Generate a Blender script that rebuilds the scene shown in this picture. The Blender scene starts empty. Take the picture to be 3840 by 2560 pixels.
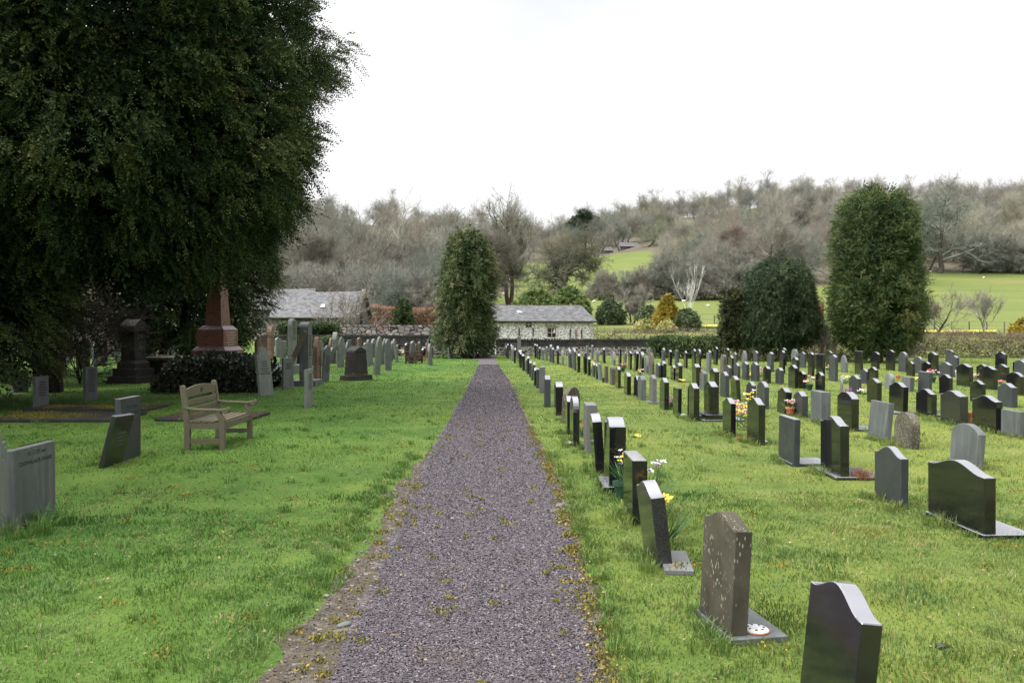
import bpy, bmesh, math, random
import numpy as np
from mathutils import Vector, Matrix
sc = bpy.context.scene
C = sc.collection
R = math.radians

# ------------------------------------------------------------------ camera, world, sun, exposure
EYE = 1.70          # eye height; 1 m at 1 m distance = 3102 px of the 3840 px wide photograph
F = 3102.0; CX = 1920.0; HY = 1228.0     # HY: image row of the horizon
cam_d = bpy.data.cameras.new("camera"); cam = bpy.data.objects.new("camera", cam_d); C.objects.link(cam)
cam_d.sensor_width = 36.0; cam_d.lens = F / 3840 * 36.0
cam_d.clip_start = 0.05; cam_d.clip_end = 3000
cam.location = (0, 0, EYE); cam.rotation_euler = (R(90) - math.atan(52 / F), 0, 0)
sc.camera = cam

SUN_EL, SUN_AZ = R(58), R(262)     # azimuth clockwise from +Y: high on the left, behind the yews
w = bpy.data.worlds.new("World"); sc.world = w; w.use_nodes = True
nt = w.node_tree; nt.nodes.clear()
def N(t, kind, **kw):
    n = t.nodes.new(kind)
    for k, v in kw.items(): setattr(n, k, v)
    return n
out = N(nt, 'ShaderNodeOutputWorld'); bg = N(nt, 'ShaderNodeBackground'); bg.inputs[1].default_value = 0.10
sky = N(nt, 'ShaderNodeTexSky', sky_type='NISHITA', sun_disc=False); sky.sun_elevation = SUN_EL; sky.sun_rotation = SUN_AZ
tc = N(nt, 'ShaderNodeTexCoord'); mp = N(nt, 'ShaderNodeMapping'); mp.inputs['Scale'].default_value = (1, 1, 2.6)
nz = N(nt, 'ShaderNodeTexNoise'); nz.inputs['Scale'].default_value = 2.1; nz.inputs['Detail'].default_value = 5; nz.inputs['Roughness'].default_value = .55
cr = N(nt, 'ShaderNodeValToRGB'); cr.color_ramp.elements[0].position = .30; cr.color_ramp.elements[1].position = .52
cr.color_ramp.elements[0].color = (.86, .86, .86, 1); cr.color_ramp.elements[1].color = (1, 1, 1, 1)
nz2 = N(nt, 'ShaderNodeTexNoise'); nz2.inputs['Scale'].default_value = 1.4; nz2.inputs['Detail'].default_value = 6
cl = N(nt, 'ShaderNodeValToRGB'); cl.color_ramp.elements[0].position = .32; cl.color_ramp.elements[1].position = .58
cl.color_ramp.elements[0].color = (8.0, 8.3, 8.9, 1); cl.color_ramp.elements[1].color = (10.6, 10.6, 10.7, 1)
mx = N(nt, 'ShaderNodeMixRGB')
L = nt.links.new
L(tc.outputs['Generated'], mp.inputs[0]); L(mp.outputs[0], nz.inputs['Vector']); L(mp.outputs[0], nz2.inputs['Vector'])
L(nz.outputs[0], cr.inputs[0]); L(nz2.outputs[0], cl.inputs[0])
sdv = Vector((math.sin(SUN_AZ) * math.cos(SUN_EL), math.cos(SUN_AZ) * math.cos(SUN_EL), math.sin(SUN_EL)))
dt = N(nt, 'ShaderNodeVectorMath', operation='DOT_PRODUCT'); dt.inputs[1].default_value = sdv; L(tc.outputs['Generated'], dt.inputs[0])
mrg = N(nt, 'ShaderNodeMapRange', interpolation_type='SMOOTHSTEP'); mrg.inputs[1].default_value = .22; mrg.inputs[2].default_value = .98; mrg.inputs[3].default_value = .455; mrg.inputs[4].default_value = 2.5
L(dt.outputs['Value'], mrg.inputs[0])      # cloud brightest round the hidden sun
glow = N(nt, 'ShaderNodeMixRGB', blend_type='MULTIPLY'); glow.inputs[0].default_value = 1; L(mrg.outputs[0], glow.inputs[2])
L(cr.outputs[0], mx.inputs[0]); L(sky.outputs[0], mx.inputs[1]); L(cl.outputs[0], glow.inputs[1]); L(glow.outputs[0], mx.inputs[2])
L(mx.outputs[0], bg.inputs[0]); L(bg.outputs[0], out.inputs[0])
sd = bpy.data.lights.new("sun", 'SUN'); so = bpy.data.objects.new("sun", sd); C.objects.link(so)
sd.energy = 1.5; sd.angle = R(14); sd.color = (1, .96, .9)
so.rotation_euler = Vector((math.sin(SUN_AZ) * math.cos(SUN_EL), math.cos(SUN_AZ) * math.cos(SUN_EL), math.sin(SUN_EL))).to_track_quat('Z', 'Y').to_euler()
sc.view_settings.view_transform = 'Standard'; sc.view_settings.look = 'None'; sc.view_settings.gamma = 1
sc.view_settings.use_curve_mapping = False
sc.view_settings.exposure = 1.2
sc.cycles.max_bounces = 5; sc.cycles.diffuse_bounces = 2; sc.cycles.glossy_bounces = 2; sc.cycles.transmission_bounces = 2
sc.cycles.transparent_max_bounces = 4; sc.cycles.caustics_reflective = False; sc.cycles.caustics_refractive = False

# ------------------------------------------------------------------ measuring helpers
def gY(y): return EYE * F / (y - HY)
def pX(x, Y): return (x - CX) * Y / F
def pZ(y, Y): return EYE - (y - HY) * Y / F
def G(x, y):
    Y = gY(y); return pX(x, Y), Y
_lat = np.random.RandomState(5).rand(256, 256)
def vnoise(x, y, s=1.0, o=0):
    x = np.asarray(x, float) / s + 37.3 + o * 11.7; y = np.asarray(y, float) / s + 71.9 + o * 5.3
    xi = np.floor(x).astype(int); yi = np.floor(y).astype(int); fx = x - xi; fy = y - yi
    fx = fx * fx * (3 - 2 * fx); fy = fy * fy * (3 - 2 * fy)
    a = _lat[xi % 256, yi % 256]; b = _lat[(xi + 1) % 256, yi % 256]; c = _lat[xi % 256, (yi + 1) % 256]; d = _lat[(xi + 1) % 256, (yi + 1) % 256]
    return (a * (1 - fx) + b * fx) * (1 - fy) + (c * (1 - fx) + d * fx) * fy
EYS = [0, 52, 62, 72, 80, 92, 110, 130, 160, 200, 240, 300, 350, 420, 520, 900]
EE = [-101.4, -101.4, -85, -30, -9, 16, 48, 78, 118, 190, 248, 322, 385, 452, 440, 380]
APX = [-3000, 900, 1200, 1500, 1800, 2060, 2350, 2700, 3000, 3300, 3840, 5200]
AV = [400, 400, 392, 370, 340, 318, 372, 425, 448, 462, 450, 440]
def zt(X, Y):
    X = np.asarray(X, float); Y = np.asarray(Y, float)
    Yc = np.maximum(Y, 1.0)
    e = np.interp(Yc, EYS, EE); a = np.interp(CX + F * X / np.maximum(Yc, 40), APX, AV) / 448.0
    a = 1 + (a - 1) * np.clip((Yc - 80) / 150, 0, 1)
    e = np.where(e > 0, e * a, e)
    z = EYE + e * Yc / F
    z = np.where(Yc <= 52, 0.0, z)
    bump = (vnoise(X, Y, 23, 3) - .5) * 3.0 * np.clip((Yc - 120) / 200, 0, 1)
    return z + bump
def ztf(X, Y): return float(zt(X, Y))

# ------------------------------------------------------------------ naming helpers
def tag(o, label=None, cat=None, group=None, kind=None):
    if label: o['label'] = label
    if cat: o['category'] = cat
    if group: o['group'] = group
    if kind: o['kind'] = kind
    return o
def thing(name, loc, label, cat, group=None, rz=0):
    o = bpy.data.objects.new(name, None); C.objects.link(o); o.location = loc; o.rotation_euler = (0, 0, rz)
    o.empty_display_size = .2
    return tag(o, label, cat, group)
def link(name, me, parent=None, loc=(0, 0, 0), rz=0):
    o = bpy.data.objects.new(name, me); C.objects.link(o); o.location = loc; o.rotation_euler = (0, 0, rz)
    if parent: o.parent = parent
    return o
class MB:
    def __init__(s): s.v = []; s.f = []; s.m = []
    def add(s, vs, fs, mi=0):
        b = len(s.v); s.v += [tuple(v) for v in vs]; s.f += [tuple(i + b for i in f) for f in fs]; s.m += [mi] * len(fs)
    def box(s, x0, x1, y0, y1, z0, z1, mi=0, taper=0, M=None):
        t = taper
        vs = [(x0, y0, z0), (x1, y0, z0), (x1, y1, z0), (x0, y1, z0), (x0 + t, y0 + t, z1), (x1 - t, y0 + t, z1), (x1 - t, y1 - t, z1), (x0 + t, y1 - t, z1)]
        if M: vs = [M @ Vector(v) for v in vs]
        s.add(vs, [(0, 3, 2, 1), (4, 5, 6, 7), (0, 1, 5, 4), (1, 2, 6, 5), (2, 3, 7, 6), (3, 0, 4, 7)], mi)
    def prism(s, prof, t0, t1, mi=0, axis='x', M=None):
        """profile (u,z) extruded along x from t0 to t1 (u is along y)"""
        n = len(prof)
        if axis == 'x': vs = [(t0, u, z) for u, z in prof] + [(t1, u, z) for u, z in prof]
        else: vs = [(u, t0, z) for u, z in prof] + [(u, t1, z) for u, z in prof]
        if M: vs = [M @ Vector(v) for v in vs]
        s.add(vs, [tuple(range(n)), tuple(range(2 * n - 1, n - 1, -1))] + [(i, i + n, (i + 1) % n + n, (i + 1) % n) for i in range(n)], mi)
    def tube(s, p0, p1, r0, r1, n=6, mi=0, cap=False):
        p0 = Vector(p0); p1 = Vector(p1); d = (p1 - p0).normalized()
        a = d.orthogonal().normalized(); b = d.cross(a)
        vs = []
        for p, r in ((p0, r0), (p1, r1)):
            for i in range(n):
                t = 2 * math.pi * i / n; vs.append(p + (a * math.cos(t) + b * math.sin(t)) * r)
        fs = [(i, (i + 1) % n, (i + 1) % n + n, i + n) for i in range(n)]
        if cap: fs += [tuple(range(n - 1, -1, -1)), tuple(range(n, 2 * n))]
        s.add(vs, fs, mi)
    def lathe(s, prof, n=14, c=(0, 0, 0), mi=0):
        vs = []
        for r, z in prof:
            for i in range(n):
                t = 2 * math.pi * i / n; vs.append((c[0] + r * math.cos(t), c[1] + r * math.sin(t), c[2] + z))
        fs = []
        for k in range(len(prof) - 1):
            for i in range(n): fs.append((k * n + i, k * n + (i + 1) % n, (k + 1) * n + (i + 1) % n, (k + 1) * n + i))
        fs.append(tuple(range(n - 1, -1, -1))); fs.append(tuple((len(prof) - 1) * n + i for i in range(n)))
        s.add(vs, fs, mi)
    def blob(s, c, r, rng, n=6, m=4, sq=(1, 1, 1), rough=.15, mi=0):
        vs = [(c[0], c[1], c[2] - r * sq[2])]
        for j in range(1, m):
            ph = math.pi * j / m
            for i in range(n):
                t = 2 * math.pi * (i + .5 * (j % 2)) / n; q = r * (1 + rng.uniform(-rough, rough))
                vs.append((c[0] + q * sq[0] * math.sin(ph) * math.cos(t), c[1] + q * sq[1] * math.sin(ph) * math.sin(t), c[2] - q * sq[2] * math.cos(ph)))
        vs.append((c[0], c[1], c[2] + r * sq[2])); fs = []
        for i in range(n): fs.append((0, 1 + (i + 1) % n, 1 + i))
        for j in range(m - 2):
            for i in range(n):
                a = 1 + j * n + i; b = 1 + j * n + (i + 1) % n; fs.append((a, b, b + n, a + n))
        k = len(vs) - 1
        for i in range(n): fs.append((k, k - n + i, k - n + (i + 1) % n))
        s.add(vs, fs, mi)
    def mesh(s, name, mats, smooth=False):
        me = bpy.data.meshes.new(name); me.from_pydata(s.v, [], s.f)
        for m in (mats if isinstance(mats, (list, tuple)) else [mats]): me.materials.append(m)
        if any(s.m): me.polygons.foreach_set('material_index', s.m)
        if smooth: me.polygons.foreach_set('use_smooth', [True] * len(me.polygons))
        me.update(); return me
    def build(s, name, mats, parent=None, loc=(0, 0, 0), rz=0, smooth=False, bevel=0):
        me = s.mesh(name, mats, smooth)
        if bevel:
            bm = bmesh.new(); bm.from_mesh(me)
            es = [e for e in bm.edges if e.is_manifold and e.calc_face_angle(0) > .6]
            bmesh.ops.bevel(bm, geom=es, offset=bevel, segments=1, affect='EDGES', profile=.5); bm.to_mesh(me); bm.free()
        return link(name, me, parent, loc, rz)
def npmesh(name, V, nper, mat, tint=None, smooth=False):
    """V: (n_faces*nper, 3) unshared vertices, faces of nper corners each"""
    V = np.ascontiguousarray(V, np.float32); nv = len(V); nf = nv // nper
    me = bpy.data.meshes.new(name); me.vertices.add(nv); me.vertices.foreach_set('co', V.ravel())
    me.loops.add(nv); me.loops.foreach_set('vertex_index', np.arange(nv, dtype=np.int32))
    me.polygons.add(nf); me.polygons.foreach_set('loop_start', np.arange(0, nv, nper, dtype=np.int32))
    try: me.polygons.foreach_set('loop_total', np.full(nf, nper, np.int32))
    except Exception: pass
    if tint is not None:
        a = me.attributes.new('tint', 'FLOAT', 'POINT'); a.data.foreach_set('value', np.ascontiguousarray(tint, np.float32))
    if mat: me.materials.append(mat)
    me.update(calc_edges=True); return me

# ------------------------------------------------------------------ materials
def pmat(name, rough=.8, spec=.3):
    m = bpy.data.materials.new(name); m.use_nodes = True; t = m.node_tree
    b = t.nodes['Principled BSDF']; b.inputs['Roughness'].default_value = rough; b.inputs['Specular IOR Level'].default_value = spec
    return m, t, b
def ramp(t, fac, stops, interp='LINEAR'):
    r = N(t, 'ShaderNodeValToRGB'); e = r.color_ramp.elements; r.color_ramp.interpolation = interp
    while len(e) < len(stops): e.new(.5)
    for i, (p, c) in enumerate(stops): e[i].position = p; e[i].color = (*c, 1) if len(c) == 3 else c
    t.links.new(fac, r.inputs[0]); return r.outputs[0]
def noise(t, vec, scale, detail=4, rough=.55, dist=0):
    n = N(t, 'ShaderNodeTexNoise'); n.inputs['Scale'].default_value = scale; n.inputs['Detail'].default_value = detail
    n.inputs['Roughness'].default_value = rough; n.inputs['Distortion'].default_value = dist
    if vec: t.links.new(vec, n.inputs['Vector'])
    return n.outputs[0]
def coords(t, kind='Object', scale=None):
    c = N(t, 'ShaderNodeTexCoord').outputs[kind]
    if scale:
        m = N(t, 'ShaderNodeMapping'); m.inputs['Scale'].default_value = scale; t.links.new(c, m.inputs[0]); return m.outputs[0]
    return c
def geopos(t, scale=None):
    c = N(t, 'ShaderNodeNewGeometry').outputs['Position']
    if scale:
        m = N(t, 'ShaderNodeMapping'); m.inputs['Scale'].default_value = scale; t.links.new(c, m.inputs[0]); return m.outputs[0]
    return c
def mix(t, fac, a, b, mode='MIX'):
    m = N(t, 'ShaderNodeMixRGB', blend_type=mode)
    for s, v in ((0, fac), (1, a), (2, b)):
        if isinstance(v, (int, float)): m.inputs[s].default_value = v
        elif isinstance(v, tuple): m.inputs[s].default_value = (*v, 1) if len(v) == 3 else v
        else: t.links.new(v, m.inputs[s])
    return m.outputs[0]
def bump(t, b, h, strength=.3, dist=.02):
    n = N(t, 'ShaderNodeBump'); n.inputs['Strength'].default_value = strength; n.inputs['Distance'].default_value = dist
    t.links.new(h, n.inputs['Height']); t.links.new(n.outputs[0], b.inputs['Normal'])
def setc(t, b, c): t.links.new(c, b.inputs['Base Color'])
def objrand(t): return N(t, 'ShaderNodeObjectInfo').outputs['Random']
def tintattr(t): return N(t, 'ShaderNodeAttribute', attribute_name='tint').outputs['Fac']
def bf(c, k): return tuple(min(1, v * k) for v in c)

def stone_mat(name, c0, c1, rough, spec=.5, lichen=0, lich=(.42, .42, .36), streak=None, fleck=None, dirt=.35, elong=.6, lsc=44):
    m, t, b = pmat(name, rough, spec); o = geopos(t)
    n1 = noise(t, o, 3.1, 6, .6); col = ramp(t, n1, [(.3, c0), (.7, c1)])
    if fleck:
        f = noise(t, o, 160, 2, .7); col = mix(t, ramp(t, f, [(.52, (0, 0, 0)), (.66, (1, 1, 1))]), col, fleck)
    if streak:
        s = noise(t, geopos(t, (14, 14, 1.2)), 1.0, 4, .6); col = mix(t, ramp(t, s, [(.5, (0, 0, 0)), (.75, (.8, .8, .8))]), col, streak)
    if lichen:
        v = N(t, 'ShaderNodeTexVoronoi', feature='F1'); v.inputs['Scale'].default_value = lsc; v.inputs['Randomness'].default_value = 1
        t.links.new(geopos(t, (1, 1, elong)), v.inputs['Vector'])
        lm = ramp(t, v.outputs['Distance'], [(.2, (1, 1, 1)), (.3, (0, 0, 0))])
        pr = ramp(t, noise(t, o, 5, 5, .7), [(.60 - lichen * .25, (0, 0, 0)), (.72 - lichen * .25, (1, 1, 1))])
        mm = mix(t, 1.0, lm, pr, 'MULTIPLY'); col = mix(t, mm, col, lich)
    if rough < .4:      # sky sheen on the upward faces, painted into the colour as paler grey
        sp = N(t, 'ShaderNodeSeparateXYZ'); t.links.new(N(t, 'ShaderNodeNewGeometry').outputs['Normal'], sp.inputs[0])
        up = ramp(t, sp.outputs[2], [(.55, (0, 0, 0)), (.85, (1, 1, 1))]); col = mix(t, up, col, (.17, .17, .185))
    setc(t, b, col)
    rr = ramp(t, noise(t, o, 9, 5, .6), [(.3, (rough,) * 3), (.75, (min(1, rough + dirt * .5),) * 3)]); t.links.new(rr, b.inputs['Roughness'])
    if rough > .3: bump(t, b, noise(t, o, 60, 5, .7), .25, .004)
    return m
M = {}
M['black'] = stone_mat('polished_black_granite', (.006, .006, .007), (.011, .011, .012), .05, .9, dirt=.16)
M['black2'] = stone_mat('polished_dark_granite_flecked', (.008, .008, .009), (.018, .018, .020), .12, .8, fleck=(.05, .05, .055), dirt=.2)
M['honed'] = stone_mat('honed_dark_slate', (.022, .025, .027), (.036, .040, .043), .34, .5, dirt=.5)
M['slate'] = stone_mat('grey_slate', (.052, .058, .060), (.088, .096, .094), .5, .4, streak=(.14, .145, .13))
M['slategreen'] = stone_mat('weathered_green_grey_slate', (.085, .095, .088), (.15, .16, .135), .65, .3, lichen=.25, streak=(.18, .18, .15))
M['lichen'] = stone_mat('lichen_covered_stone', (.045, .040, .030), (.10, .09, .065), .85, .2, lichen=.9, lich=(.26, .26, .21))
M['brown'] = stone_mat('brown_streaked_lichen_stone', (.026, .025, .017), (.075, .068, .048), .85, .2, lichen=.55, lich=(.25, .25, .20), streak=(.062, .046, .024), elong=.35, lsc=62)
M['grey'] = stone_mat('grey_granite', (.09, .09, .087), (.14, .14, .133), .5, .4, fleck=(.04, .04, .04))
M['rust'] = stone_mat('rust_stained_sandstone', (.095, .055, .036), (.17, .115, .08), .85, .2, streak=(.22, .20, .16))
M['redgranite'] = stone_mat('polished_red_granite', (.125, .048, .037), (.185, .077, .058), .25, .5, fleck=(.15, .085, .07), dirt=.2)
M['soot'] = stone_mat('sooty_black_stone', (.011, .010, .009), (.030, .027, .023), .7, .3, lichen=.12)
M['white'] = stone_mat('pale_marble', (.30, .29, .27), (.42, .41, .38), .5)

def plain(name, c, rough=.6, spec=.4, var=.25, sc_=20, metal=0):
    m, t, b = pmat(name, rough, spec); n = noise(t, coords(t), sc_, 4)
    setc(t, b, ramp(t, n, [(.3, bf(c, 1 - var)), (.7, bf(c, 1 + var))])); b.inputs['Metallic'].default_value = metal
    return m
def wood_mat(name, c0, c1, green=(.11, .11, .05)):
    m, t, b = pmat(name, .75, .25); g = noise(t, coords(t, 'Object', (30, 1.6, 30)), 2.2, 6, .65)
    g2 = noise(t, coords(t), 5, 4); col = ramp(t, g, [(.3, c0), (.7, c1)])
    col = mix(t, ramp(t, g2, [(.45, (0, 0, 0)), (.7, (.6, .6, .6))]), col, green); setc(t, b, col); bump(t, b, g, .35, .004); return m
M['teak'] = wood_mat('weathered_grey_teak', (.078, .066, .044), (.135, .118, .08))
M['darkwood'] = wood_mat('dark_stained_wood', (.035, .022, .018), (.075, .045, .035), (.06, .04, .03))
M['letter'] = plain('incised_lettering', (.03, .033, .032), .8, .2)
M['paleletter'] = plain('pale_lettering', (.38, .34, .30), .7, .2)
M['terra'] = plain('terracotta', (.36, .13, .06), .75)
M['whitepot'] = plain('white_plastic_pot', (.45, .45, .43), .4)
M['greenpot'] = plain('dark_green_pot', (.02, .05, .03), .4)
M['leafgreen'] = plain('flower_leaves', (.045, .10, .03), .6)
for k, c in dict(fyellow=(.62, .42, .05), fred=(.36, .03, .03), fpink=(.48, .20, .25), fpurple=(.22, .05, .22), fwhite=(.50, .50, .45), forange=(.50, .20, .07), fpeach=(.50, .30, .22)).items():
    M[k] = plain(k + '_petals', c, .55, .3, .2, 60)
M['iron'] = plain('black_iron', (.012, .012, .012), .5)
M['wire'] = plain('grey_wire', (.18, .18, .18), .5)
M['metalgrey'] = plain('galvanised_metal', (.3, .31, .32), .45, .5, .15)
M['frame'] = plain('red_brown_window_frame', (.10, .035, .025), .6)
M['framewhite'] = plain('white_window_frame', (.55, .5, .48), .6)
M['curtain'] = plain('white_curtain', (.6, .6, .58), .8)
m, t, b = pmat('dark_window_glass', .05, .6); b.inputs['Base Color'].default_value = (.02, .018, .016, 1); M['glass'] = m
M['sheepwool'] = plain('cream_wool', (.62, .57, .46), .95, .1, .15, 8)
M['sheepface'] = plain('sheep_face', (.5, .45, .36), .9, .1)
M['post'] = plain('weathered_post', (.12, .10, .075), .9, .1)
M['pole'] = plain('brown_telegraph_pole', (.20, .09, .05), .85, .1)

def leaf_mat(name, stops, rough=.6, spec=.25, objvar=.25, trans=.0):
    m, t, b = pmat(name, rough, spec); a = tintattr(t); col = ramp(t, a, stops)
    if objvar:
        col = mix(t, 1.0, col, ramp(t, objrand(t), [(0, (1 - objvar,) * 3), (1, (1 + objvar * .5, 1 + objvar * .35, 1))]), 'MULTIPLY')
    setc(t, b, col)
    if trans:
        tr = N(t, 'ShaderNodeBsdfTranslucent'); t.links.new(col, tr.inputs[0]); ms = N(t, 'ShaderNodeMixShader'); ms.inputs[0].default_value = trans
        o = t.nodes['Material Output']; t.links.new(b.outputs[0], ms.inputs[1]); t.links.new(tr.outputs[0], ms.inputs[2]); t.links.new(ms.outputs[0], o.inputs[0])
    return m
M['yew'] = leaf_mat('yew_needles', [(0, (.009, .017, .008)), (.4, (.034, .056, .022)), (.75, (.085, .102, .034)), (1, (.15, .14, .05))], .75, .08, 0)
M['conifer'] = leaf_mat('conifer_foliage', [(0, (.014, .030, .010)), (.5, (.042, .074, .022)), (.85, (.092, .122, .036)), (1, (.15, .14, .045))], .6, .25, 0, trans=.25)
M['conifer2'] = leaf_mat('blue_green_conifer_foliage', [(0, (.010, .022, .010)), (.5, (.028, .048, .020)), (1, (.068, .092, .038))], .6, .25, 0, trans=.25)
M['thuja'] = leaf_mat('dull_brown_green_conifer', [(0, (.014, .022, .008)), (.6, (.038, .046, .015)), (1, (.085, .075, .024))], .6, .25, 0, trans=.25)
M['weep'] = leaf_mat('weeping_cypress_foliage', [(0, (.016, .032, .012)), (.45, (.048, .074, .024)), (.8, (.105, .130, .045)), (1, (.20, .175, .09))], .6, .25, 0, trans=.25)
M['laurel'] = leaf_mat('bright_evergreen_leaves', [(0, (.04, .075, .018)), (.5, (.12, .17, .045)), (1, (.24, .28, .10))], .45, .4, 0, trans=.25)
M['rhodo'] = leaf_mat('rhododendron_leaves', [(0, (.035, .060, .028)), (.5, (.085, .12, .05)), (1, (.17, .20, .10))], .45, .4, .1, trans=.25)
M['gold'] = leaf_mat('golden_conifer_foliage', [(0, (.09, .075, .015)), (.5, (.24, .19, .03)), (1, (.46, .35, .06))], .6, .2, .1, trans=.25)
M['pale'] = leaf_mat('pale_variegated_leaves', [(0, (.16, .19, .05)), (.5, (.42, .40, .16)), (1, (.66, .58, .32))], .6, .2, .1, trans=.25)
M['ivy'] = leaf_mat('ivy_leaves', [(0, (.014, .022, .012)), (.5, (.034, .048, .028)), (.85, (.07, .075, .055)), (1, (.12, .08, .06))], .32, .45, 0)
M['hedge'] = leaf_mat('dark_hedge_leaves', [(0, (.018, .034, .010)), (.6, (.048, .078, .022)), (1, (.10, .13, .045))], .5, .3, 0, trans=.25)
M['beech'] = leaf_mat('rusty_beech_leaves', [(0, (.11, .055, .035)), (.6, (.25, .135, .085)), (1, (.36, .23, .15))], .7, .2, 0, trans=.25)
M['brownhedge'] = leaf_mat('bare_brown_hedge_twigs', [(0, (.08, .065, .05)), (.5, (.16, .13, .095)), (.8, (.22, .18, .13)), (1, (.15, .17, .06))], .8, .1, .15, trans=.25)
M['pine'] = leaf_mat('pine_needles', [(0, (.014, .032, .016)), (1, (.05, .08, .04))], .6, .2, 0, trans=.25)
M['bark'] = plain('dark_bark', (.022, .018, .014), .95, .1, .35, 9)
def bark_mat(name, c0, c1, lo, hi):
    """limbs and twigs: colour varies from tree to tree"""
    m, t, b = pmat(name, .9, .1); n = noise(t, coords(t), 1.3, 3)
    col = ramp(t, n, [(.3, c0), (.7, c1)]); col = mix(t, 1.0, col, ramp(t, objrand(t), [(0, lo), (.5, (1, 1, 1)), (1, hi)]), 'MULTIPLY')
    setc(t, b, col); return m
M['twig'] = bark_mat('winter_twigs', (.138, .136, .114), (.228, .224, .192), (.78, .88, .84), (1.10, 1.03, .97))
M['twigpale'] = bark_mat('pale_winter_twigs', (.20, .195, .155), (.32, .31, .25), (.95, .98, .9), (1.05, 1, 1))
M['twigred'] = bark_mat('reddish_winter_twigs', (.145, .128, .104), (.22, .195, .16), (.9, .95, .95), (1.1, .95, .95))
M['twigolive'] = bark_mat('mossy_olive_twigs', (.135, .135, .095), (.215, .21, .15), (.9, 1, .9), (1.05, 1, .95))
M['twigdark'] = bark_mat('dark_mossy_twigs', (.070, .068, .046), (.125, .122, .085), (.9, 1, .9), (1.05, 1, .95))
M['trunk'] = plain('mossy_brown_trunk', (.09, .066, .048), .95, .1, .4, 3)
M['birch'] = plain('white_birch_bark', (.56, .54, .50), .7, .2, .25, 12)
M['limb'] = plain('grey_green_limb', (.062, .056, .042), .95, .1, .3, 3)

# ground
def ground_mat():
    m, t, b = pmat('grass_ground', .95, .1); p = geopos(t)
    n1 = noise(t, p, 1.1, 8, .7); n2 = noise(t, p, .23, 4, .55); n3 = noise(t, p, 38, 4, .7)
    col = ramp(t, n1, [(.28, (.045, .085, .018)), (.48, (.088, .145, .030)), (.62, (.130, .175, .042)), (.78, (.17, .165, .055))])
    col = mix(t, ramp(t, n2, [(.42, (0, 0, 0)), (.66, (.55, .55, .55))]), col, (.20, .24, .045))
    col = mix(t, .45, col, ramp(t, n3, [(.3, (.25, .25, .2)), (.7, (1, 1, .9))]), 'MULTIPLY')
    sx_ = N(t, 'ShaderNodeSeparateXYZ'); t.links.new(p, sx_.inputs[0]); mx_ = N(t, 'ShaderNodeMapRange'); mx_.inputs[1].default_value = -3.5; mx_.inputs[2].default_value = 3; t.links.new(sx_.outputs[0], mx_.inputs[0])
    col = mix(t, 1.0, col, ramp(t, mx_.outputs[0], [(0, (.66, .86, .76)), (1, (1.10, .98, 1.06))]), 'MULTIPLY')   # mossier, yellower turf on the right
    # far pasture: smoother and yellower
    sep = N(t, 'ShaderNodeSeparateXYZ'); t.links.new(p, sep.inputs[0])
    mr = N(t, 'ShaderNodeMapRange'); mr.inputs[1].default_value = 50; mr.inputs[2].default_value = 75; t.links.new(sep.outputs[1], mr.inputs[0])
    pas = ramp(t, noise(t, geopos(t, (.35, 1.6, 1)), .11, 6, .62), [(.3, (.080, .112, .030)), (.5, (.108, .132, .036)), (.68, (.145, .145, .048)), (.85, (.14, .11, .055))])
    pas = mix(t, .35, pas, ramp(t, noise(t, p, 1.6, 6, .75), [(.3, (.45, .5, .4)), (.7, (1.1, 1.1, 1.1))]), 'MULTIPLY')
    col = mix(t, mr.outputs[0], col, pas)
    a = N(t, 'ShaderNodeAttribute', attribute_name='wood').outputs['Fac']
    floor = ramp(t, noise(t, p, .35, 7, .75), [(.3, (.065, .054, .040)), (.55, (.10, .088, .060)), (.72, (.09, .10, .045))])
    col = mix(t, ramp(t, mix(t, .35, a, noise(t, p, .3, 5, .7), 'ADD'), [(.45, (0, 0, 0)), (.75, (1, 1, 1))]), col, floor)
    setc(t, b, col); bump(t, b, noise(t, p, 30, 5, .7), .8, .03); return m
M['ground'] = ground_mat()
def grass_mat():
    m, t, b = pmat('grass_blades', .5, .25); p = geopos(t)
    a = tintattr(t); col = ramp(t, a, [(0, (.055, .110, .022)), (.45, (.105, .180, .038)), (.75, (.165, .225, .058)), (.93, (.22, .235, .09)), (1, (.34, .28, .15))])
    n = noise(t, p, .8, 5, .65); col = mix(t, 1.0, col, ramp(t, n, [(.30, (.72, .82, .82)), (.5, (1, 1, 1)), (.70, (1.35, 1.10, .97))]), 'MULTIPLY')
    sx_ = N(t, 'ShaderNodeSeparateXYZ'); t.links.new(p, sx_.inputs[0]); mx_ = N(t, 'ShaderNodeMapRange'); mx_.inputs[1].default_value = -3.5; mx_.inputs[2].default_value = 3; t.links.new(sx_.outputs[0], mx_.inputs[0])
    col = mix(t, 1.0, col, ramp(t, mx_.outputs[0], [(0, (.66, .86, .76)), (1, (1.10, .98, 1.06))]), 'MULTIPLY')
    setc(t, b, col)
    tr = N(t, 'ShaderNodeBsdfTranslucent'); t.links.new(col, tr.inputs[0]); ms = N(t, 'ShaderNodeMixShader'); ms.inputs[0].default_value = .28
    o = t.nodes['Material Output']; t.links.new(b.outputs[0], ms.inputs[1]); t.links.new(tr.outputs[0], ms.inputs[2]); t.links.new(ms.outputs[0], o.inputs[0])
    return m
M['grass'] = grass_mat()
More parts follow.
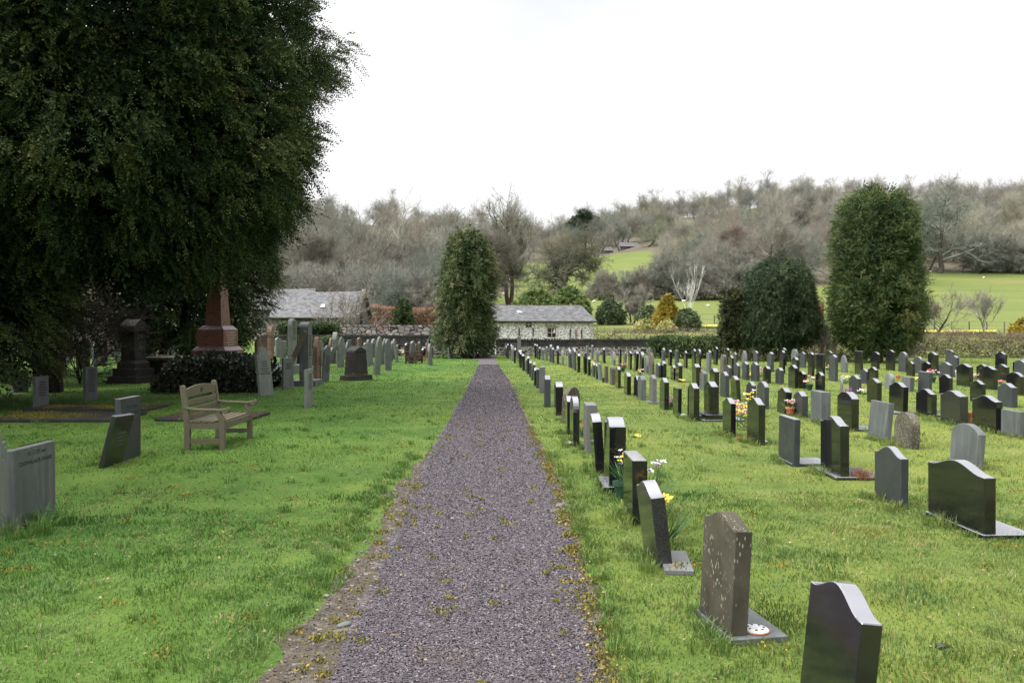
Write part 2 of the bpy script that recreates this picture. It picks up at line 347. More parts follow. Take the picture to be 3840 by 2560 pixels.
def gravel_mat():
    m, t, b = pmat('purple_slate_gravel', .8, .3); p = geopos(t)
    v = N(t, 'ShaderNodeTexVoronoi'); v.inputs['Scale'].default_value = 55; t.links.new(geopos(t, (1, 1.5, 1)), v.inputs['Vector'])
    col = ramp(t, v.outputs['Color'], [(.1, (.024, .020, .024)), (.45, (.060, .049, .058)), (.8, (.105, .089, .100)), (.97, (.25, .24, .24))])
    n = noise(t, p, 1.6, 6, .65); col = mix(t, ramp(t, n, [(.56, (0, 0, 0)), (.74, (.7, .7, .7))]), col, (.095, .065, .035))
    n2 = noise(t, p, 4.5, 5, .7); col = mix(t, ramp(t, n2, [(.64, (0, 0, 0)), (.74, (.6, .6, .6))]), col, (.085, .105, .025))
    setc(t, b, col); bump(t, b, v.outputs['Distance'], .8, .012); return m
M['gravel'] = gravel_mat()
def dirt_mat():
    m, t, b = pmat('trodden_dirt', .95, .15); p = geopos(t)
    col = ramp(t, noise(t, p, 9, 7, .75), [(.3, (.040, .032, .022)), (.55, (.082, .068, .048)), (.75, (.14, .125, .10))])
    v = N(t, 'ShaderNodeTexVoronoi'); v.inputs['Scale'].default_value = 40; t.links.new(p, v.inputs['Vector'])
    col = mix(t, ramp(t, v.outputs['Color'], [(.8, (0, 0, 0)), (.9, (.7, .7, .7))]), col, (.24, .22, .2)); setc(t, b, col)
    bump(t, b, noise(t, p, 50, 5, .7), .8, .015); return m
M['dirt'] = dirt_mat()
m, t, b = pmat('slate_chips', .65, .35); col = ramp(t, tintattr(t), [(0, (.022, .018, .021)), (.4, (.059, .049, .054)), (.72, (.112, .095, .103)), (.92, (.23, .205, .215)), (1, (.17, .095, .05))]); setc(t, b, col); M['chips'] = m
m, t, b = pmat('fallen_leaf_bits', .8, .2); setc(t, b, ramp(t, tintattr(t), [(0, (.06, .035, .015)), (.5, (.14, .085, .035)), (1, (.30, .22, .12))])); M['litter'] = m
m, t, b = pmat('moss_tufts', .9, .1); setc(t, b, ramp(t, tintattr(t), [(0, (.06, .08, .015)), (.6, (.16, .15, .03)), (1, (.30, .20, .04))])); M['moss'] = m

def rubble_mat(name, scale, cols, mortar, mw, squash=2.0, soot=None, whites=None):
    m, t, b = pmat(name, .9, .15); p = geopos(t)
    cmb = N(t, 'ShaderNodeVectorMath', operation='ADD'); wv = N(t, 'ShaderNodeTexNoise'); wv.inputs['Scale'].default_value = 2.2; t.links.new(p, wv.inputs['Vector'])
    sc2 = N(t, 'ShaderNodeVectorMath', operation='SCALE'); sc2.inputs['Scale'].default_value = .22; t.links.new(wv.outputs['Color'], sc2.inputs[0])
    mp_ = N(t, 'ShaderNodeMapping'); mp_.inputs['Scale'].default_value = (1, 1, squash); t.links.new(p, mp_.inputs[0])
    t.links.new(mp_.outputs[0], cmb.inputs[0]); t.links.new(sc2.outputs[0], cmb.inputs[1])
    v = N(t, 'ShaderNodeTexVoronoi', feature='F1'); v.inputs['Scale'].default_value = scale; t.links.new(cmb.outputs[0], v.inputs['Vector'])
    e = N(t, 'ShaderNodeTexVoronoi', feature='DISTANCE_TO_EDGE'); e.inputs['Scale'].default_value = scale; t.links.new(cmb.outputs[0], e.inputs['Vector'])
    col = ramp(t, v.outputs['Color'], [(i / (len(cols) - 1) * .8 + .1, c) for i, c in enumerate(cols)])
    col = mix(t, .5, col, ramp(t, noise(t, p, 7, 5, .7), [(.3, (.6, .6, .6)), (.7, (1.2, 1.2, 1.2))]), 'MULTIPLY')
    em = ramp(t, e.outputs['Distance'], [(mw, (1, 1, 1)), (mw * 2, (0, 0, 0))]); col = mix(t, em, col, mortar)
    if soot:
        sp = N(t, 'ShaderNodeSeparateXYZ'); t.links.new(p, sp.inputs[0])
        mr = N(t, 'ShaderNodeMapRange'); mr.inputs[1].default_value = soot[0]; mr.inputs[2].default_value = soot[1]; t.links.new(sp.outputs[2], mr.inputs[0])
        f = mix(t, .5, mr.outputs[0], noise(t, geopos(t, (1, 1, .3)), 1.5, 6, .8), 'ADD')
        col = mix(t, ramp(t, f, [(.45, (0, 0, 0)), (.62, (1, 1, 1))]), col, ramp(t, noise(t, p, 5, 5, .8), [(.3, (.012, .012, .012)), (.62, (.045, .042, .04)), (.75, (.16, .155, .14))]))
    setc(t, b, col); bump(t, b, e.outputs['Distance'], .7, .05); return m
M['cottagewall'] = rubble_mat('white_pointed_rubble', 3.4, [(.08, .076, .072), (.19, .183, .173), (.33, .32, .305), (.11, .105, .10)], (.68, .665, .635), .10, 3.6)
M['drywall'] = rubble_mat('pale_rubble_wall', 2.6, [(.13, .12, .11), (.24, .22, .195), (.33, .30, .26), (.22, .16, .13), (.17, .175, .18)], (.03, .028, .025), .05, 1.7)
M['blackwall'] = rubble_mat('sooty_rubble_wall', 3.0, [(.03, .027, .025), (.06, .055, .05), (.10, .085, .078), (.045, .034, .03)], (.28, .265, .245), .06, 2.0, soot=(.35, .95))
M['barnwall'] = rubble_mat('grey_rubble_barn_wall', 3.0, [(.10, .093, .08), (.17, .16, .135), (.22, .205, .18)], (.05, .047, .042), .05, 3.2)
def slate_roof(name):
    m, t, b = pmat(name, .7, .2); uv = coords(t, 'Object')
    sx = N(t, 'ShaderNodeSeparateXYZ'); t.links.new(uv, sx.inputs[0]); cx = N(t, 'ShaderNodeCombineXYZ'); t.links.new(sx.outputs[0], cx.inputs[0]); t.links.new(sx.outputs[2], cx.inputs[1])
    br = N(t, 'ShaderNodeTexBrick'); br.inputs['Scale'].default_value = 1.0; br.inputs['Brick Width'].default_value = .26; br.inputs['Row Height'].default_value = .13; br.inputs['Mortar Size'].default_value = .009
    br.inputs['Color1'].default_value = (.052, .053, .056, 1); br.inputs['Color2'].default_value = (.145, .145, .15, 1); br.inputs['Mortar'].default_value = (.04, .04, .045, 1); br.inputs['Bias'].default_value = 0.1
    t.links.new(cx.outputs[0], br.inputs['Vector'])
    col = mix(t, .45, br.outputs['Color'], ramp(t, noise(t, uv, 1.6, 6, .75), [(.3, (.5, .5, .52)), (.7, (1.25, 1.2, 1.1))]), 'MULTIPLY')
    setc(t, b, col); bump(t, b, br.outputs['Fac'], .4, -.01); return m
M['roof'] = slate_roof('stone_slate_roof')
M['ridge'] = plain('grey_ridge_tiles', (.16, .15, .15), .8, .2, .3, 4)
M['tarmac'] = plain('lane_tarmac', (.13, .13, .135), .9, .2, .2, 3)

# ------------------------------------------------------------------ ground, path, dirt
def woodmask(X, Y):
    px = CX + F * X / np.maximum(Y, 1)
    px = px + (vnoise(X, Y, 14, 1) - .5) * 130
    lim = np.interp(px, [1500, 1850, 1950, 2420, 2500, 2600, 2750, 3330, 3420, 5000], [78, 90, 300, 300, 235, 175, 168, 190, 207, 207])
    return np.clip((Y - lim) / 6 + .5, 0, 1)
def build_ground():
    xs = np.unique(np.concatenate([np.linspace(-900, -200, 15), np.linspace(-200, 300, 168), np.linspace(300, 900, 13)]))
    ys = np.unique(np.concatenate([np.linspace(-60, 0, 7), np.linspace(0, 50, 26), np.linspace(50, 120, 40), np.linspace(120, 450, 110), np.linspace(450, 1200, 16)]))
    Xg, Yg = np.meshgrid(xs, ys); Z = zt(Xg, Yg)
    V = np.stack([Xg, Yg, Z], -1).reshape(-1, 3); nx = len(xs); ny = len(ys)
    i = (np.arange(ny - 1)[:, None] * nx + np.arange(nx - 1)[None]).ravel()
    Fc = np.stack([i, i + 1, i + nx + 1, i + nx], -1)
    me = bpy.data.meshes.new('ground'); me.from_pydata(V.tolist(), [], Fc.tolist())
    a = me.attributes.new('wood', 'FLOAT', 'POINT'); a.data.foreach_set('value', woodmask(Xg, Yg).ravel().astype(np.float32))
    me.polygons.foreach_set('use_smooth', [True] * len(me.polygons)); me.materials.append(M['ground']); me.update()
    tag(link('ground', me), kind='structure')
build_ground()
PY = [1.5, 4, 5.9, 7.2, 9.3, 13, 16.3, 21.8, 27.4, 36.7, 41.4, 46, 50.5]
PL = [-.86, -.885, -.93, -.97, -1.055, -1.13, -1.167, -1.24, -1.34, -1.5, -1.62, -2.3, -3.0]
PR = [.42, .435, .47, .475, .46, .315, .206, .046, -.16, -.6, -.78, -1.0, -1.05]
def pl(Y): return np.interp(Y, PY, PL)
def pr(Y): return np.interp(Y, PY, PR)
DY = [1.5, 3.96, 4.63, 5.4, 6.5, 8.5, 11]; DL = [-1.3, -1.24, -1.22, -1.18, -1.17, -1.24, -1.16]
def strip(name, ys, lf, rf, z, mat, nsub=5, amp=.05, o=0):
    V = []; Fc = []
    for j, y in enumerate(ys):
        l = float(lf(y)) + (float(vnoise(0, y, .35, o)) - .5) * amp * 2 + (float(vnoise(3, y, .11, o)) - .5) * amp
        r = float(rf(y)) + (float(vnoise(9, y, .35, o)) - .5) * amp * 2 + (float(vnoise(5, y, .11, o)) - .5) * amp
        for i in range(nsub + 1): V.append((l + (r - l) * i / nsub, y, z))
    for j in range(len(ys) - 1):
        for i in range(nsub): a = j * (nsub + 1) + i; Fc.append((a, a + 1, a + nsub + 2, a + nsub + 1))
    me = bpy.data.meshes.new(name); me.from_pydata(V, [], Fc); me.materials.append(mat); me.update()
    return tag(link(name, me), kind='structure')
ys_ = list(np.arange(1.5, 14, .06)) + list(np.arange(14, 50.6, .4))
strip('path', ys_, pl, pr, .010, M['gravel'], 5, .045, 1)
strip('dirt_edge', list(np.arange(1.5, 11.5, .06)), lambda y: np.interp(y, DY, DL) + .0, lambda y: pl(y) + .10, .005, M['dirt'], 3, .09, 4)
strip('dirt_edge', list(np.arange(1.5, 30, .08)), lambda y: pr(y) - .08, lambda y: pr(y) + .07, .005, M['dirt'], 2, .05, 6)
V = [(-9, 50.4, .012), (-1.0, 50.4, .012), (1, 56, -.0), (-9, 57, .0)]
V = [(x, y, ztf(x, y) + .02) for x, y, z in V]
me = bpy.data.meshes.new('road'); me.from_pydata(V, [], [(0, 1, 2, 3)]); me.materials.append(M['tarmac']); tag(link('road', me), kind='structure')

# ------------------------------------------------------------------ vectorised foliage
def unit(a): return a / np.maximum(np.linalg.norm(a, axis=-1, keepdims=True), 1e-9)
def runit(rng, n): return unit(rng.normal(size=(n, 3)))
def kites(B, D, S, L, W):
    L = np.asarray(L).reshape(-1, 1); W = np.asarray(W).reshape(-1, 1)
    return np.stack([B, B + D * L * .45 + S * W, B + D * L, B + D * L * .45 - S * W], 1).reshape(-1, 3)
def fronds(rng, Cn, D, flen, k, L, W, tint, ang=52, droop=.15):
    n = len(Cn); S = unit(np.cross(D, runit(rng, n))); flen = np.broadcast_to(flen, (n,))
    Vs = []; Ts = []; ca, sa = math.cos(R(ang)), math.sin(R(ang))
    for i in range(k):
        t = .1 + .9 * i / max(1, k - 1); sgn = 1 if i % 2 else -1
        P = Cn + D * (flen * t)[:, None]; P[:, 2] -= droop * flen * t * t
        d = unit(D * ca + S * sa * sgn + rng.normal(size=(n, 3)) * .16) if i < k - 1 else D
        nrm = unit(np.cross(d, S) + rng.normal(size=(n, 3)) * .35); s = unit(np.cross(d, nrm))
        Vs.append(kites(P, d, s, L * rng.uniform(.7, 1.15, n), W * rng.uniform(.8, 1.2, n)))
        Ts.append(np.repeat(np.clip(tint + (t - .6) * .25 + rng.normal(size=n) * .07, 0, 1), 4))
    return np.concatenate(Vs), np.concatenate(Ts)
def boughs(rng, P, D, nf, spread, flen, k, L, W, droop, tint, jd=.55, jp=.22, ang=52):
    """a bough = nf fronds strung along an outward, drooping axis"""
    n = len(P); bl = rng.uniform(.55, 1.1, n) * spread; Vs = []; Ts = []
    for j in range(nf):
        t = j / max(1, nf - 1)
        pos = P + D * (bl * t)[:, None] + rng.normal(size=(n, 3)) * (spread * jp)
        pos[:, 2] -= droop * bl * t * t
        d = unit(D * .75 + rng.normal(size=(n, 3)) * jd + np.array([0, 0, -droop * .9 * (t + .2)]))
        v, tt = fronds(rng, pos, d, flen * rng.uniform(.6, 1.2, n), k, L, W, tint + rng.normal(size=n) * .06, ang, droop=.25)
        Vs.append(v); Ts.append(tt)
    return np.concatenate(Vs), np.concatenate(Ts)
def crown_np(seed, Rf, z0, z1, nb, nf, spread, flen, k, L, W, droop=.4, upw=.0, core=.5, sq=(1, 1), lump=.16, gap=.0, tint0=.45, tvar=.16, jd=.55, jp=.22, ang=52):
    rng = np.random.default_rng(seed); n = nb * 3
    z = rng.uniform(z0, z1, n); th = rng.uniform(0, 2 * math.pi, n); h = (z - z0) / (z1 - z0)
    rad = Rf(h)
    keep = rng.uniform(0, 1, n) < rad / rad.max(); z, th, h, rad = z[keep][:nb], th[keep][:nb], h[keep][:nb], rad[keep][:nb]; n = len(z)
    lum = vnoise(th * 2.2, z * .55, 1.0, seed % 7) * .6 + vnoise(th * 5.3, z * 1.4, 1.0, seed % 5) * .4
    rr = rad * (1 - lump + 2 * lump * lum) * (1 - rng.uniform(0, .12, n))
    P = np.stack([rr * np.cos(th) * sq[0], rr * np.sin(th) * sq[1], z], -1)
    dR = (Rf(np.clip(h + .04, 0, 1)) - Rf(np.clip(h - .04, 0, 1))) / (.08 * (z1 - z0))
    D = unit(np.stack([np.cos(th), np.sin(th), -dR * .8 + upw + rng.normal(size=n) * .2], -1) + rng.normal(size=(n, 3)) * .2)
    P = P - D * spread * .6
    tint = np.clip(tint0 + (lum - .5) * .5 + rng.normal(size=n) * tvar, 0, 1)
    V, T = boughs(rng, P, D, nf, spread, flen, k, L, W, droop, tint, jd, jp, ang)
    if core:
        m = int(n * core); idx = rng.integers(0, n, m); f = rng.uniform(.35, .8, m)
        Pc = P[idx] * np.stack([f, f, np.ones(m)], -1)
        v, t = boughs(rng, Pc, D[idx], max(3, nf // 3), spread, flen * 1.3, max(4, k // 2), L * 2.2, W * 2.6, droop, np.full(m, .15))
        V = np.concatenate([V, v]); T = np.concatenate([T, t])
    return V, T
def tubes_np(P0, P1, R0, R1, n):
    P0 = np.asarray(P0, float); P1 = np.asarray(P1, float); R0 = np.asarray(R0, float)[:, None]; R1 = np.asarray(R1, float)[:, None]
    D = unit(P1 - P0); h = np.where(np.abs(D[:, 2:3]) > .9, [[1, 0, 0]], [[0, 0, 1]]); A = unit(np.cross(D, h)); B = np.cross(D, A); out_ = []
    for i in range(n):
        t0 = 2 * math.pi * i / n; t1 = 2 * math.pi * (i + 1) / n
        a = A * math.cos(t0) + B * math.sin(t0); b = A * math.cos(t1) + B * math.sin(t1)
        out_.append(np.stack([P0 + a * R0, P0 + b * R0, P1 + b * R1, P1 + a * R1], 1))
    return np.concatenate(out_, 0).reshape(-1, 3)
def bare_np(seed, H, r0, clear=.25, nlimb=9, kids=(5, 4), limb=.45, ang=(35, 65), up=.25, wander=.16, twig=(3, .55, .011), trunks=1, lean=0, lratio=.70, sub=2, width=1.0, fan=.28):
    """trunk segments, limb segments and twig segments of a leafless tree"""
    rr = random.Random(seed); rng = np.random.default_rng(seed); TR = []; LB = []; TW = []
    def run(p, d, Ln, r, lv, segs, store, tip=.45):
        pts = [(p.copy(), d.copy(), r)]
        for i in range(segs):
            d = (d + Vector((rr.gauss(0, wander), rr.gauss(0, wander), rr.gauss(0, wander * .7) + up * (.10 if lv else .02)))).normalized()
            q = p + d * Ln / segs; r1 = r * (1 - (1 - tip) / segs); store.append((p.copy(), q.copy(), r, r1)); p, r = q, r1; pts.append((p.copy(), d.copy(), r))
        return pts
    def kidsof(pts, n, Ln, lv):
        for i in range(n):
            t = rr.uniform(.3, 1) if i else 1.0; k = min(len(pts) - 1, int(round(t * (len(pts) - 1)))); p, d, r = pts[k]
            a = R(rr.uniform(*ang)) * (.5 if i == 0 else 1); o = d.orthogonal().normalized(); o.rotate(Matrix.Rotation(rr.uniform(0, 6.283), 4, d))
            nd = (d * math.cos(a) + o * math.sin(a) + Vector((0, 0, up * .5))).normalized()
            yield p, nd, Ln * rr.uniform(.7, 1.15), r * .62
    for tk in range(trunks):
        d = Vector((lean + (rr.uniform(-fan, fan) if trunks > 1 else rr.gauss(0, .03)), rr.gauss(0, .04), 1)).normalized()
        tp = run(Vector((tk * .0, 0, -.3)), d, H * (.62 if trunks == 1 else .8), r0 / (trunks ** .5), 0, 7, TR, .4)
        top = tp[-1]; lim = []
        for i in range(nlimb):
            t = clear + (1 - clear) * (i + rr.random() * .6) / nlimb; z = t * (len(tp) - 1); k = min(len(tp) - 2, int(z)); f = z - k
            p = tp[k][0].lerp(tp[k + 1][0], min(1, f)); r = tp[k][2] * .55; a = rr.uniform(0, 6.283); e = R(rr.uniform(*ang))
            nd = Vector((math.cos(a) * math.sin(e) * width, math.sin(a) * math.sin(e) * width, math.cos(e))).normalized()
            lim.append((p, nd, H * limb * rr.uniform(.75, 1.1) * (1 - .45 * (t - clear)), r))
        lim.append((top[0], top[1], H * .36, top[2]))
        for p, nd, Ln, r in lim:
            a = run(p, nd, Ln, r, 1, 5, LB)
            for p2, d2, L2, r2 in kidsof(a, kids[0], Ln * lratio, 2):
                b_ = run(p2, d2, L2, r2, 2, 4, LB)
                for p3, d3, L3, r3 in kidsof(b_, kids[1], L2 * lratio, 3):
                    c = run(p3, d3, L3, max(r3, .012), 3, 3, LB, .5)
                    for q, dd, _ in c[1:]: TW.append((q, dd))
                for q, dd, _ in b_[2:]: TW.append((q, dd))
    q = np.array([v[0][:] for v in TW]); dd = np.array([v[1][:] for v in TW]); n, tl, tr = twig
    q = np.repeat(q, n, 0); dd = np.repeat(dd, n, 0); m = len(q)
    d1 = unit(dd * .8 + rng.normal(size=(m, 3)) * .55 + [0, 0, up * .4]); l1 = tl * rng.uniform(.6, 1.3, (m, 1)); q1 = q + d1 * l1
    d2 = unit(d1 + rng.normal(size=(m, 3)) * .35 + [0, 0, up * .3]); q2 = q1 + d2 * l1 * .8
    P0 = [q, q1]; P1 = [q1, q2]; Ra = [np.full(m, tr), np.full(m, tr * .75)]; Rb = [np.full(m, tr * .75), np.full(m, tr * .35)]
    for s in range(sub):
        f = rng.uniform(.2, 1, (m, 1)); b0 = q + d1 * l1 * f; ds = unit(d1 + rng.normal(size=(m, 3)) * .8); e0 = b0 + ds * l1 * .75
        P0.append(b0); P1.append(e0); Ra.append(np.full(m, tr * .65)); Rb.append(np.full(m, tr * .3))
    vt = tubes_np(np.concatenate(P0), np.concatenate(P1), np.concatenate(Ra), np.concatenate(Rb), 3)
    def seg(S, n): return tubes_np([s[0][:] for s in S], [s[1][:] for s in S], [s[2] for s in S], [s[3] for s in S], n)
    return seg(TR, 8), np.concatenate([seg(LB, 4), vt])
def tree_parts(name, loc, label, cat, Vt, Vc, mt, mc, tint=None, group=None, rz=0, nper=4):
    t = thing(name, loc, label, cat, group, rz)
    link('trunk', npmesh('trunk', Vt, 4, mt), t); link('crown', npmesh('crown', Vc, nper, mc, tint), t); return t
def limbs_np(seed, H, r0, n, zlo, spread, up=.5):
    rr = random.Random(seed); S = []; p = Vector((0, 0, -.3)); r = r0; d = Vector((0, 0, 1)); pts = []
    for i in range(8):
        d = (d + Vector((rr.gauss(0, .04), rr.gauss(0, .04), .1))).normalized(); q = p + d * H / 8; r1 = r * .84; S.append((p, q, r, r1)); pts.append((q, r1)); p, r = q, r1
    for i in range(n):
        k = rr.randint(0, 6); q, r = pts[k]
        if q.z < zlo: q = Vector((q.x, q.y, zlo + rr.random()))
        a = rr.uniform(0, 6.28); dd = Vector((math.cos(a), math.sin(a), up * rr.uniform(.2, 1))).normalized(); r = r * .4; ln = spread * rr.uniform(.5, 1) / 4
        for s in range(4):
            dd = (dd + Vector((rr.gauss(0, .15), rr.gauss(0, .15), rr.gauss(0, .12)))).normalized(); q2 = q + dd * ln; S.append((q, q2, r, r * .7)); q, r = q2, r * .7
    return tubes_np([s[0][:] for s in S], [s[1][:] for s in S], [s[2] for s in S], [s[3] for s in S], 7)
def prof(*pts):
    hs = [p[0] for p in pts]; rs = [p[1] for p in pts]
    return lambda h: np.interp(h, hs, rs)

# ---- the great yews on the left
def yew(loc, label, seed, Rf, z0, z1, nb, r0, off=(0, 0), **kw):
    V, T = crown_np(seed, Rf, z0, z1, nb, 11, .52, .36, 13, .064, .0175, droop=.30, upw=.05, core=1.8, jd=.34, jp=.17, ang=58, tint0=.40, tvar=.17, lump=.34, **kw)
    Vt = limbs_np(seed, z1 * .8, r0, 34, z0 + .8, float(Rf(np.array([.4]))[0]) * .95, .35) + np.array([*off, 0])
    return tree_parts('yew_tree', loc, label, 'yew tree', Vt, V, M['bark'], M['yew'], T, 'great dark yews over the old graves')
yew((-9.6, 19.6, 0), 'huge dark yew filling the upper corner, its branch tips jutting against the white sky', 11,
    prof((0, 2.4), (.05, 3.6), (.12, 4.2), (.25, 4.7), (.4, 4.8), (.55, 4.7), (.75, 4.15), (1, 1.2)), 3.05, 14.2, 5000, .36, off=(-2.6, 2.2))
yew((-13.2, 17.6, 0), 'dark ivy-thick yew at the edge of the photo, its skirt reaching the ground', 12,
    prof((0, 2.4), (.1, 3.1), (.3, 3.4), (.6, 3.8), (.8, 3.4), (1, 1)), .7, 12.5, 2600, .4)
yew((-13.0, 33, 0), 'low dark yew standing behind the red obelisk, drooping to the grass beside the old headstones', 13,
    prof((0, 2.2), (.15, 3.0), (.5, 3.4), (.8, 2.6), (1, .8)), 1.0, 10.0, 1700, .35)
yew((-13.2, 7.6, 0), 'overhanging dark yew beyond the edge of the photo, shading the nearest old stones', 15,
    prof((0, 3.4), (.15, 4.6), (.4, 5.2), (.7, 4.6), (1, 1.2)), 3.2, 13.5, 1300, .45)
yew((-18.5, 28, 0), 'dark yew in the deep shade behind the gabled pedestal tomb', 14,
    prof((0, 3.4), (.3, 4.2), (.6, 4.0), (1, 1)), 1.6, 11.5, 1400, .35)

# ---- evergreens inside the graveyard
Yw = 46.5; Xw = pX(1752, Yw)
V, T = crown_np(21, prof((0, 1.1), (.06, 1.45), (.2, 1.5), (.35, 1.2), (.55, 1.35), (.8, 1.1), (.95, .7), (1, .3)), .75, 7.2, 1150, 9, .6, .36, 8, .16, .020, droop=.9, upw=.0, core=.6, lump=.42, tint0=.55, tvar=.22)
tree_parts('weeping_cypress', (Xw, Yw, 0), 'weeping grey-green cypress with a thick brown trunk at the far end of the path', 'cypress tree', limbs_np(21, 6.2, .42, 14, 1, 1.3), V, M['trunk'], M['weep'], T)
dt_ = bpy.data.objects['weeping_cypress']
qv = limbs_np(26, 1.4, .05, 16, .3, 1.5, .5) + np.array([0, 0, 5.9]); link('dead_twigs', npmesh('dead_twigs', qv, 4, M['twigpale']), dt_)
Yc = 40.5
V, T = crown_np(22, prof((0, .6), (.08, 1.4), (.3, 2.0), (.6, 2.0), (.82, 1.8), (.95, 1.35), (1, .6)), .35, 8.4, 2300, 9, .45, .24, 9, .09, .014, droop=.15, upw=.35, core=.6, lump=.42, tint0=.55, tvar=.22)
for lx, ly, lh, lr, sd_ in ((-.75, .1, 7.9, 1.15, 221), (.8, -.2, 8.15, 1.05, 222), (.1, .5, 8.8, .8, 223), (-1.1, -.3, 5.2, 1.2, 224), (1.15, 0, 5.6, 1.1, 225)):
    v, tt = crown_np(sd_, prof((0, .6), (.3, 1), (.7, .75), (.9, .4), (1, .08)), 1.0, lh, 520, 8, .42, .24, 8, .09, .014, droop=.1, upw=.45, core=.3, lump=.4, tint0=.58, tvar=.2)
    v = (v - [0, 0, 1]) * [lr, lr, 1] + [lx, ly, 1]; V = np.concatenate([V, v]); T = np.concatenate([T, tt])
tree_parts('broad_conifer', (pX(3288, Yc), Yc, 0), 'tallest broad olive-green conifer beyond the black headstones', 'conifer', limbs_np(22, 7.5, .32, 16, .8, 1.8, .8), V, M['trunk'], M['conifer'], T)
V, T = crown_np(23, prof((0, .7), (.12, 1.4), (.35, 1.7), (.6, 1.65), (.85, 1.42), (1, .6)), .9, 5.3, 1500, 9, .42, .24, 9, .09, .014, droop=.7, upw=.0, core=.6, lump=.34, tint0=.55, tvar=.2)
for lx, ly, lh, lr, sd_ in ((-.8, .1, 4.6, .95, 231), (.85, -.2, 4.9, .85, 232), (.15, .3, 5.75, .6, 233), (-1.1, -.2, 3.2, .9, 234), (1.1, 0, 3.6, .9, 235)):
    v, tt = crown_np(sd_, prof((0, .6), (.3, 1), (.7, .7), (.9, .35), (1, .08)), 1.0, lh, 380, 8, .42, .24, 8, .09, .014, droop=.4, upw=.2, core=.3, lump=.4, tint0=.58, tvar=.2)
    v = (v - [0, 0, 1]) * [lr, lr, 1] + [lx, ly, 1]; V = np.concatenate([V, v]); T = np.concatenate([T, tt])
t3 = tree_parts('blue_green_cypress', (pX(2925, 42), 42, 0), 'dark green drooping cypress on several brown stems beside the tallest conifer', 'cypress tree', limbs_np(23, 4.2, .2, 10, 1, 1.2, .6), V, M['trunk'], M['conifer2'], T)
V, T = crown_np(24, prof((0, .35), (.15, .62), (.4, .75), (.7, .62), (1, .15)), .75, 3.7, 330, 8, .36, .22, 8, .11, .022, droop=.1, upw=.4, core=.6, lump=.15, tint0=.5)
tree_parts('small_brown_green_cypress', (pX(2762, 42.6), 42.6, 0), 'small dull brown-green cypress half hidden behind the larger drooping one', 'cypress tree', limbs_np(24, 3, .09, 6, .8, .5, .8), V, M['trunk'], M['thuja'], T)
V, T = crown_np(25, prof((0, .7), (.15, .75), (.6, .5), (1, .08)), 0.4, 3.45, 420, 8, .34, .2, 8, .11, .022, droop=.0, upw=.6, core=.6, lump=.2, tint0=.55)
tree_parts('thuja_tree', (pX(1514, 57), 57, ztf(-7, 57) + .2), 'small bright green pointed conifer behind the pale rubble wall', 'conifer', limbs_np(25, 2, .07, 4, .3, .3), V, M['trunk'], M['conifer'], T)

# ---- shrubs on the sloping lawn beyond the wall
def shrub(name, label, cat, px, ybase, Y, wpx, hpx, mat, seed, nb=260, shape=None, L=.14, W=.035, z=None, group=None, upw=.3, droop=.0, lump=.2, tint0=.5):
    Rm = wpx / 2 * Y / F; H = hpx * Y / F; X = pX(px, Y); z = pZ(ybase, Y) if z is None else z
    sh = shape or prof((0, .8), (.15, 1), (.5, .95), (.8, .65), (1, .15)); f = lambda h: sh(h) * Rm
    V, T = crown_np(seed, f, 0, H, nb, 7, .3 * max(1, Rm / 2), .2 * max(1, Rm / 2), 7, L, W, droop=droop, upw=upw, core=.7, lump=lump, tint0=tint0)
    zz = min(z, ztf(X, Y)) if z is not None else ztf(X, Y)
    return tree_parts(name, (X, Y, ztf(X, Y)), label, cat, limbs_np(seed, H * .7, .06, 5, .1, Rm * .6), V, M['trunk'], mat, T, group)
shrub('rhododendron', 'round dark green rhododendron nearest the cottage roof on the lawn', 'shrub', 2289, 1212, 90, 104, 88, M['rhodo'], 31, 420, group='rhododendrons on the lawn')
shrub('rhododendron', 'round green rhododendron behind and beside the golden cone conifer', 'shrub', 2428, 1216, 88, 92, 66, M['rhodo'], 32, 360, group='rhododendrons on the lawn')
shrub('rhododendron', 'low dark rhododendron at the foot of the golden cone conifer, lowest on the lawn', 'shrub', 2574, 1240, 79, 92, 74, M['rhodo'], 33, 360, group='rhododendrons on the lawn')
shrub('golden_cypress', 'golden yellow cone-shaped conifer on the lawn between the rhododendrons', 'conifer', 2502, 1238, 80, 104, 128, M['gold'], 34, 520, prof((0, .8), (.2, 1), (.5, .72), (.8, .38), (1, .05)))
shrub('variegated_shrub', 'wide low cream-leaved shrub in front of the golden cone conifer', 'shrub', 2417, 1241, 77, 74, 36, M['pale'], 35, 170, group='cream-leaved shrubs')
shrub('variegated_shrub', 'smaller cream-leaved shrub touching the golden cone conifer', 'shrub', 2497, 1242, 76.5, 56, 34, M['pale'], 36, 140, group='cream-leaved shrubs')
shrub('golden_cypress', 'bright yellow conifer cut by the edge of the photo above the brown hedge', 'conifer', 3836, 1262, 70, 76, 66, M['gold'], 37, 320, prof((0, .9), (.3, 1), (.7, .7), (1, .15)), tint0=.75)
shrub('laurel_thicket', 'broad light green laurel showing over the cottage roof', 'shrub', 2010, 1165, 90, 175, 122, M['laurel'], 38, 520, prof((0, 1), (.5, .95), (.8, .7), (1, .3)), L=.22, W=.05, upw=.7)
shrub('laurel_thicket', 'second light green laurel touching the gable end of the cottage roof', 'shrub', 2135, 1172, 88, 160, 132, M['laurel'], 39, 520, prof((0, 1), (.5, .95), (.8, .7), (1, .3)), L=.22, W=.05, upw=.7)
shrub('orange_tipped_cypress', 'narrow rusty-green conifer by the field hedge, beside the white birch', 'conifer', 2542, 1105, 150, 46, 82, M['thuja'], 40, 260, prof((0, .8), (.3, 1), (.7, .7), (1, .2)), L=.3, W=.07, tint0=.7)
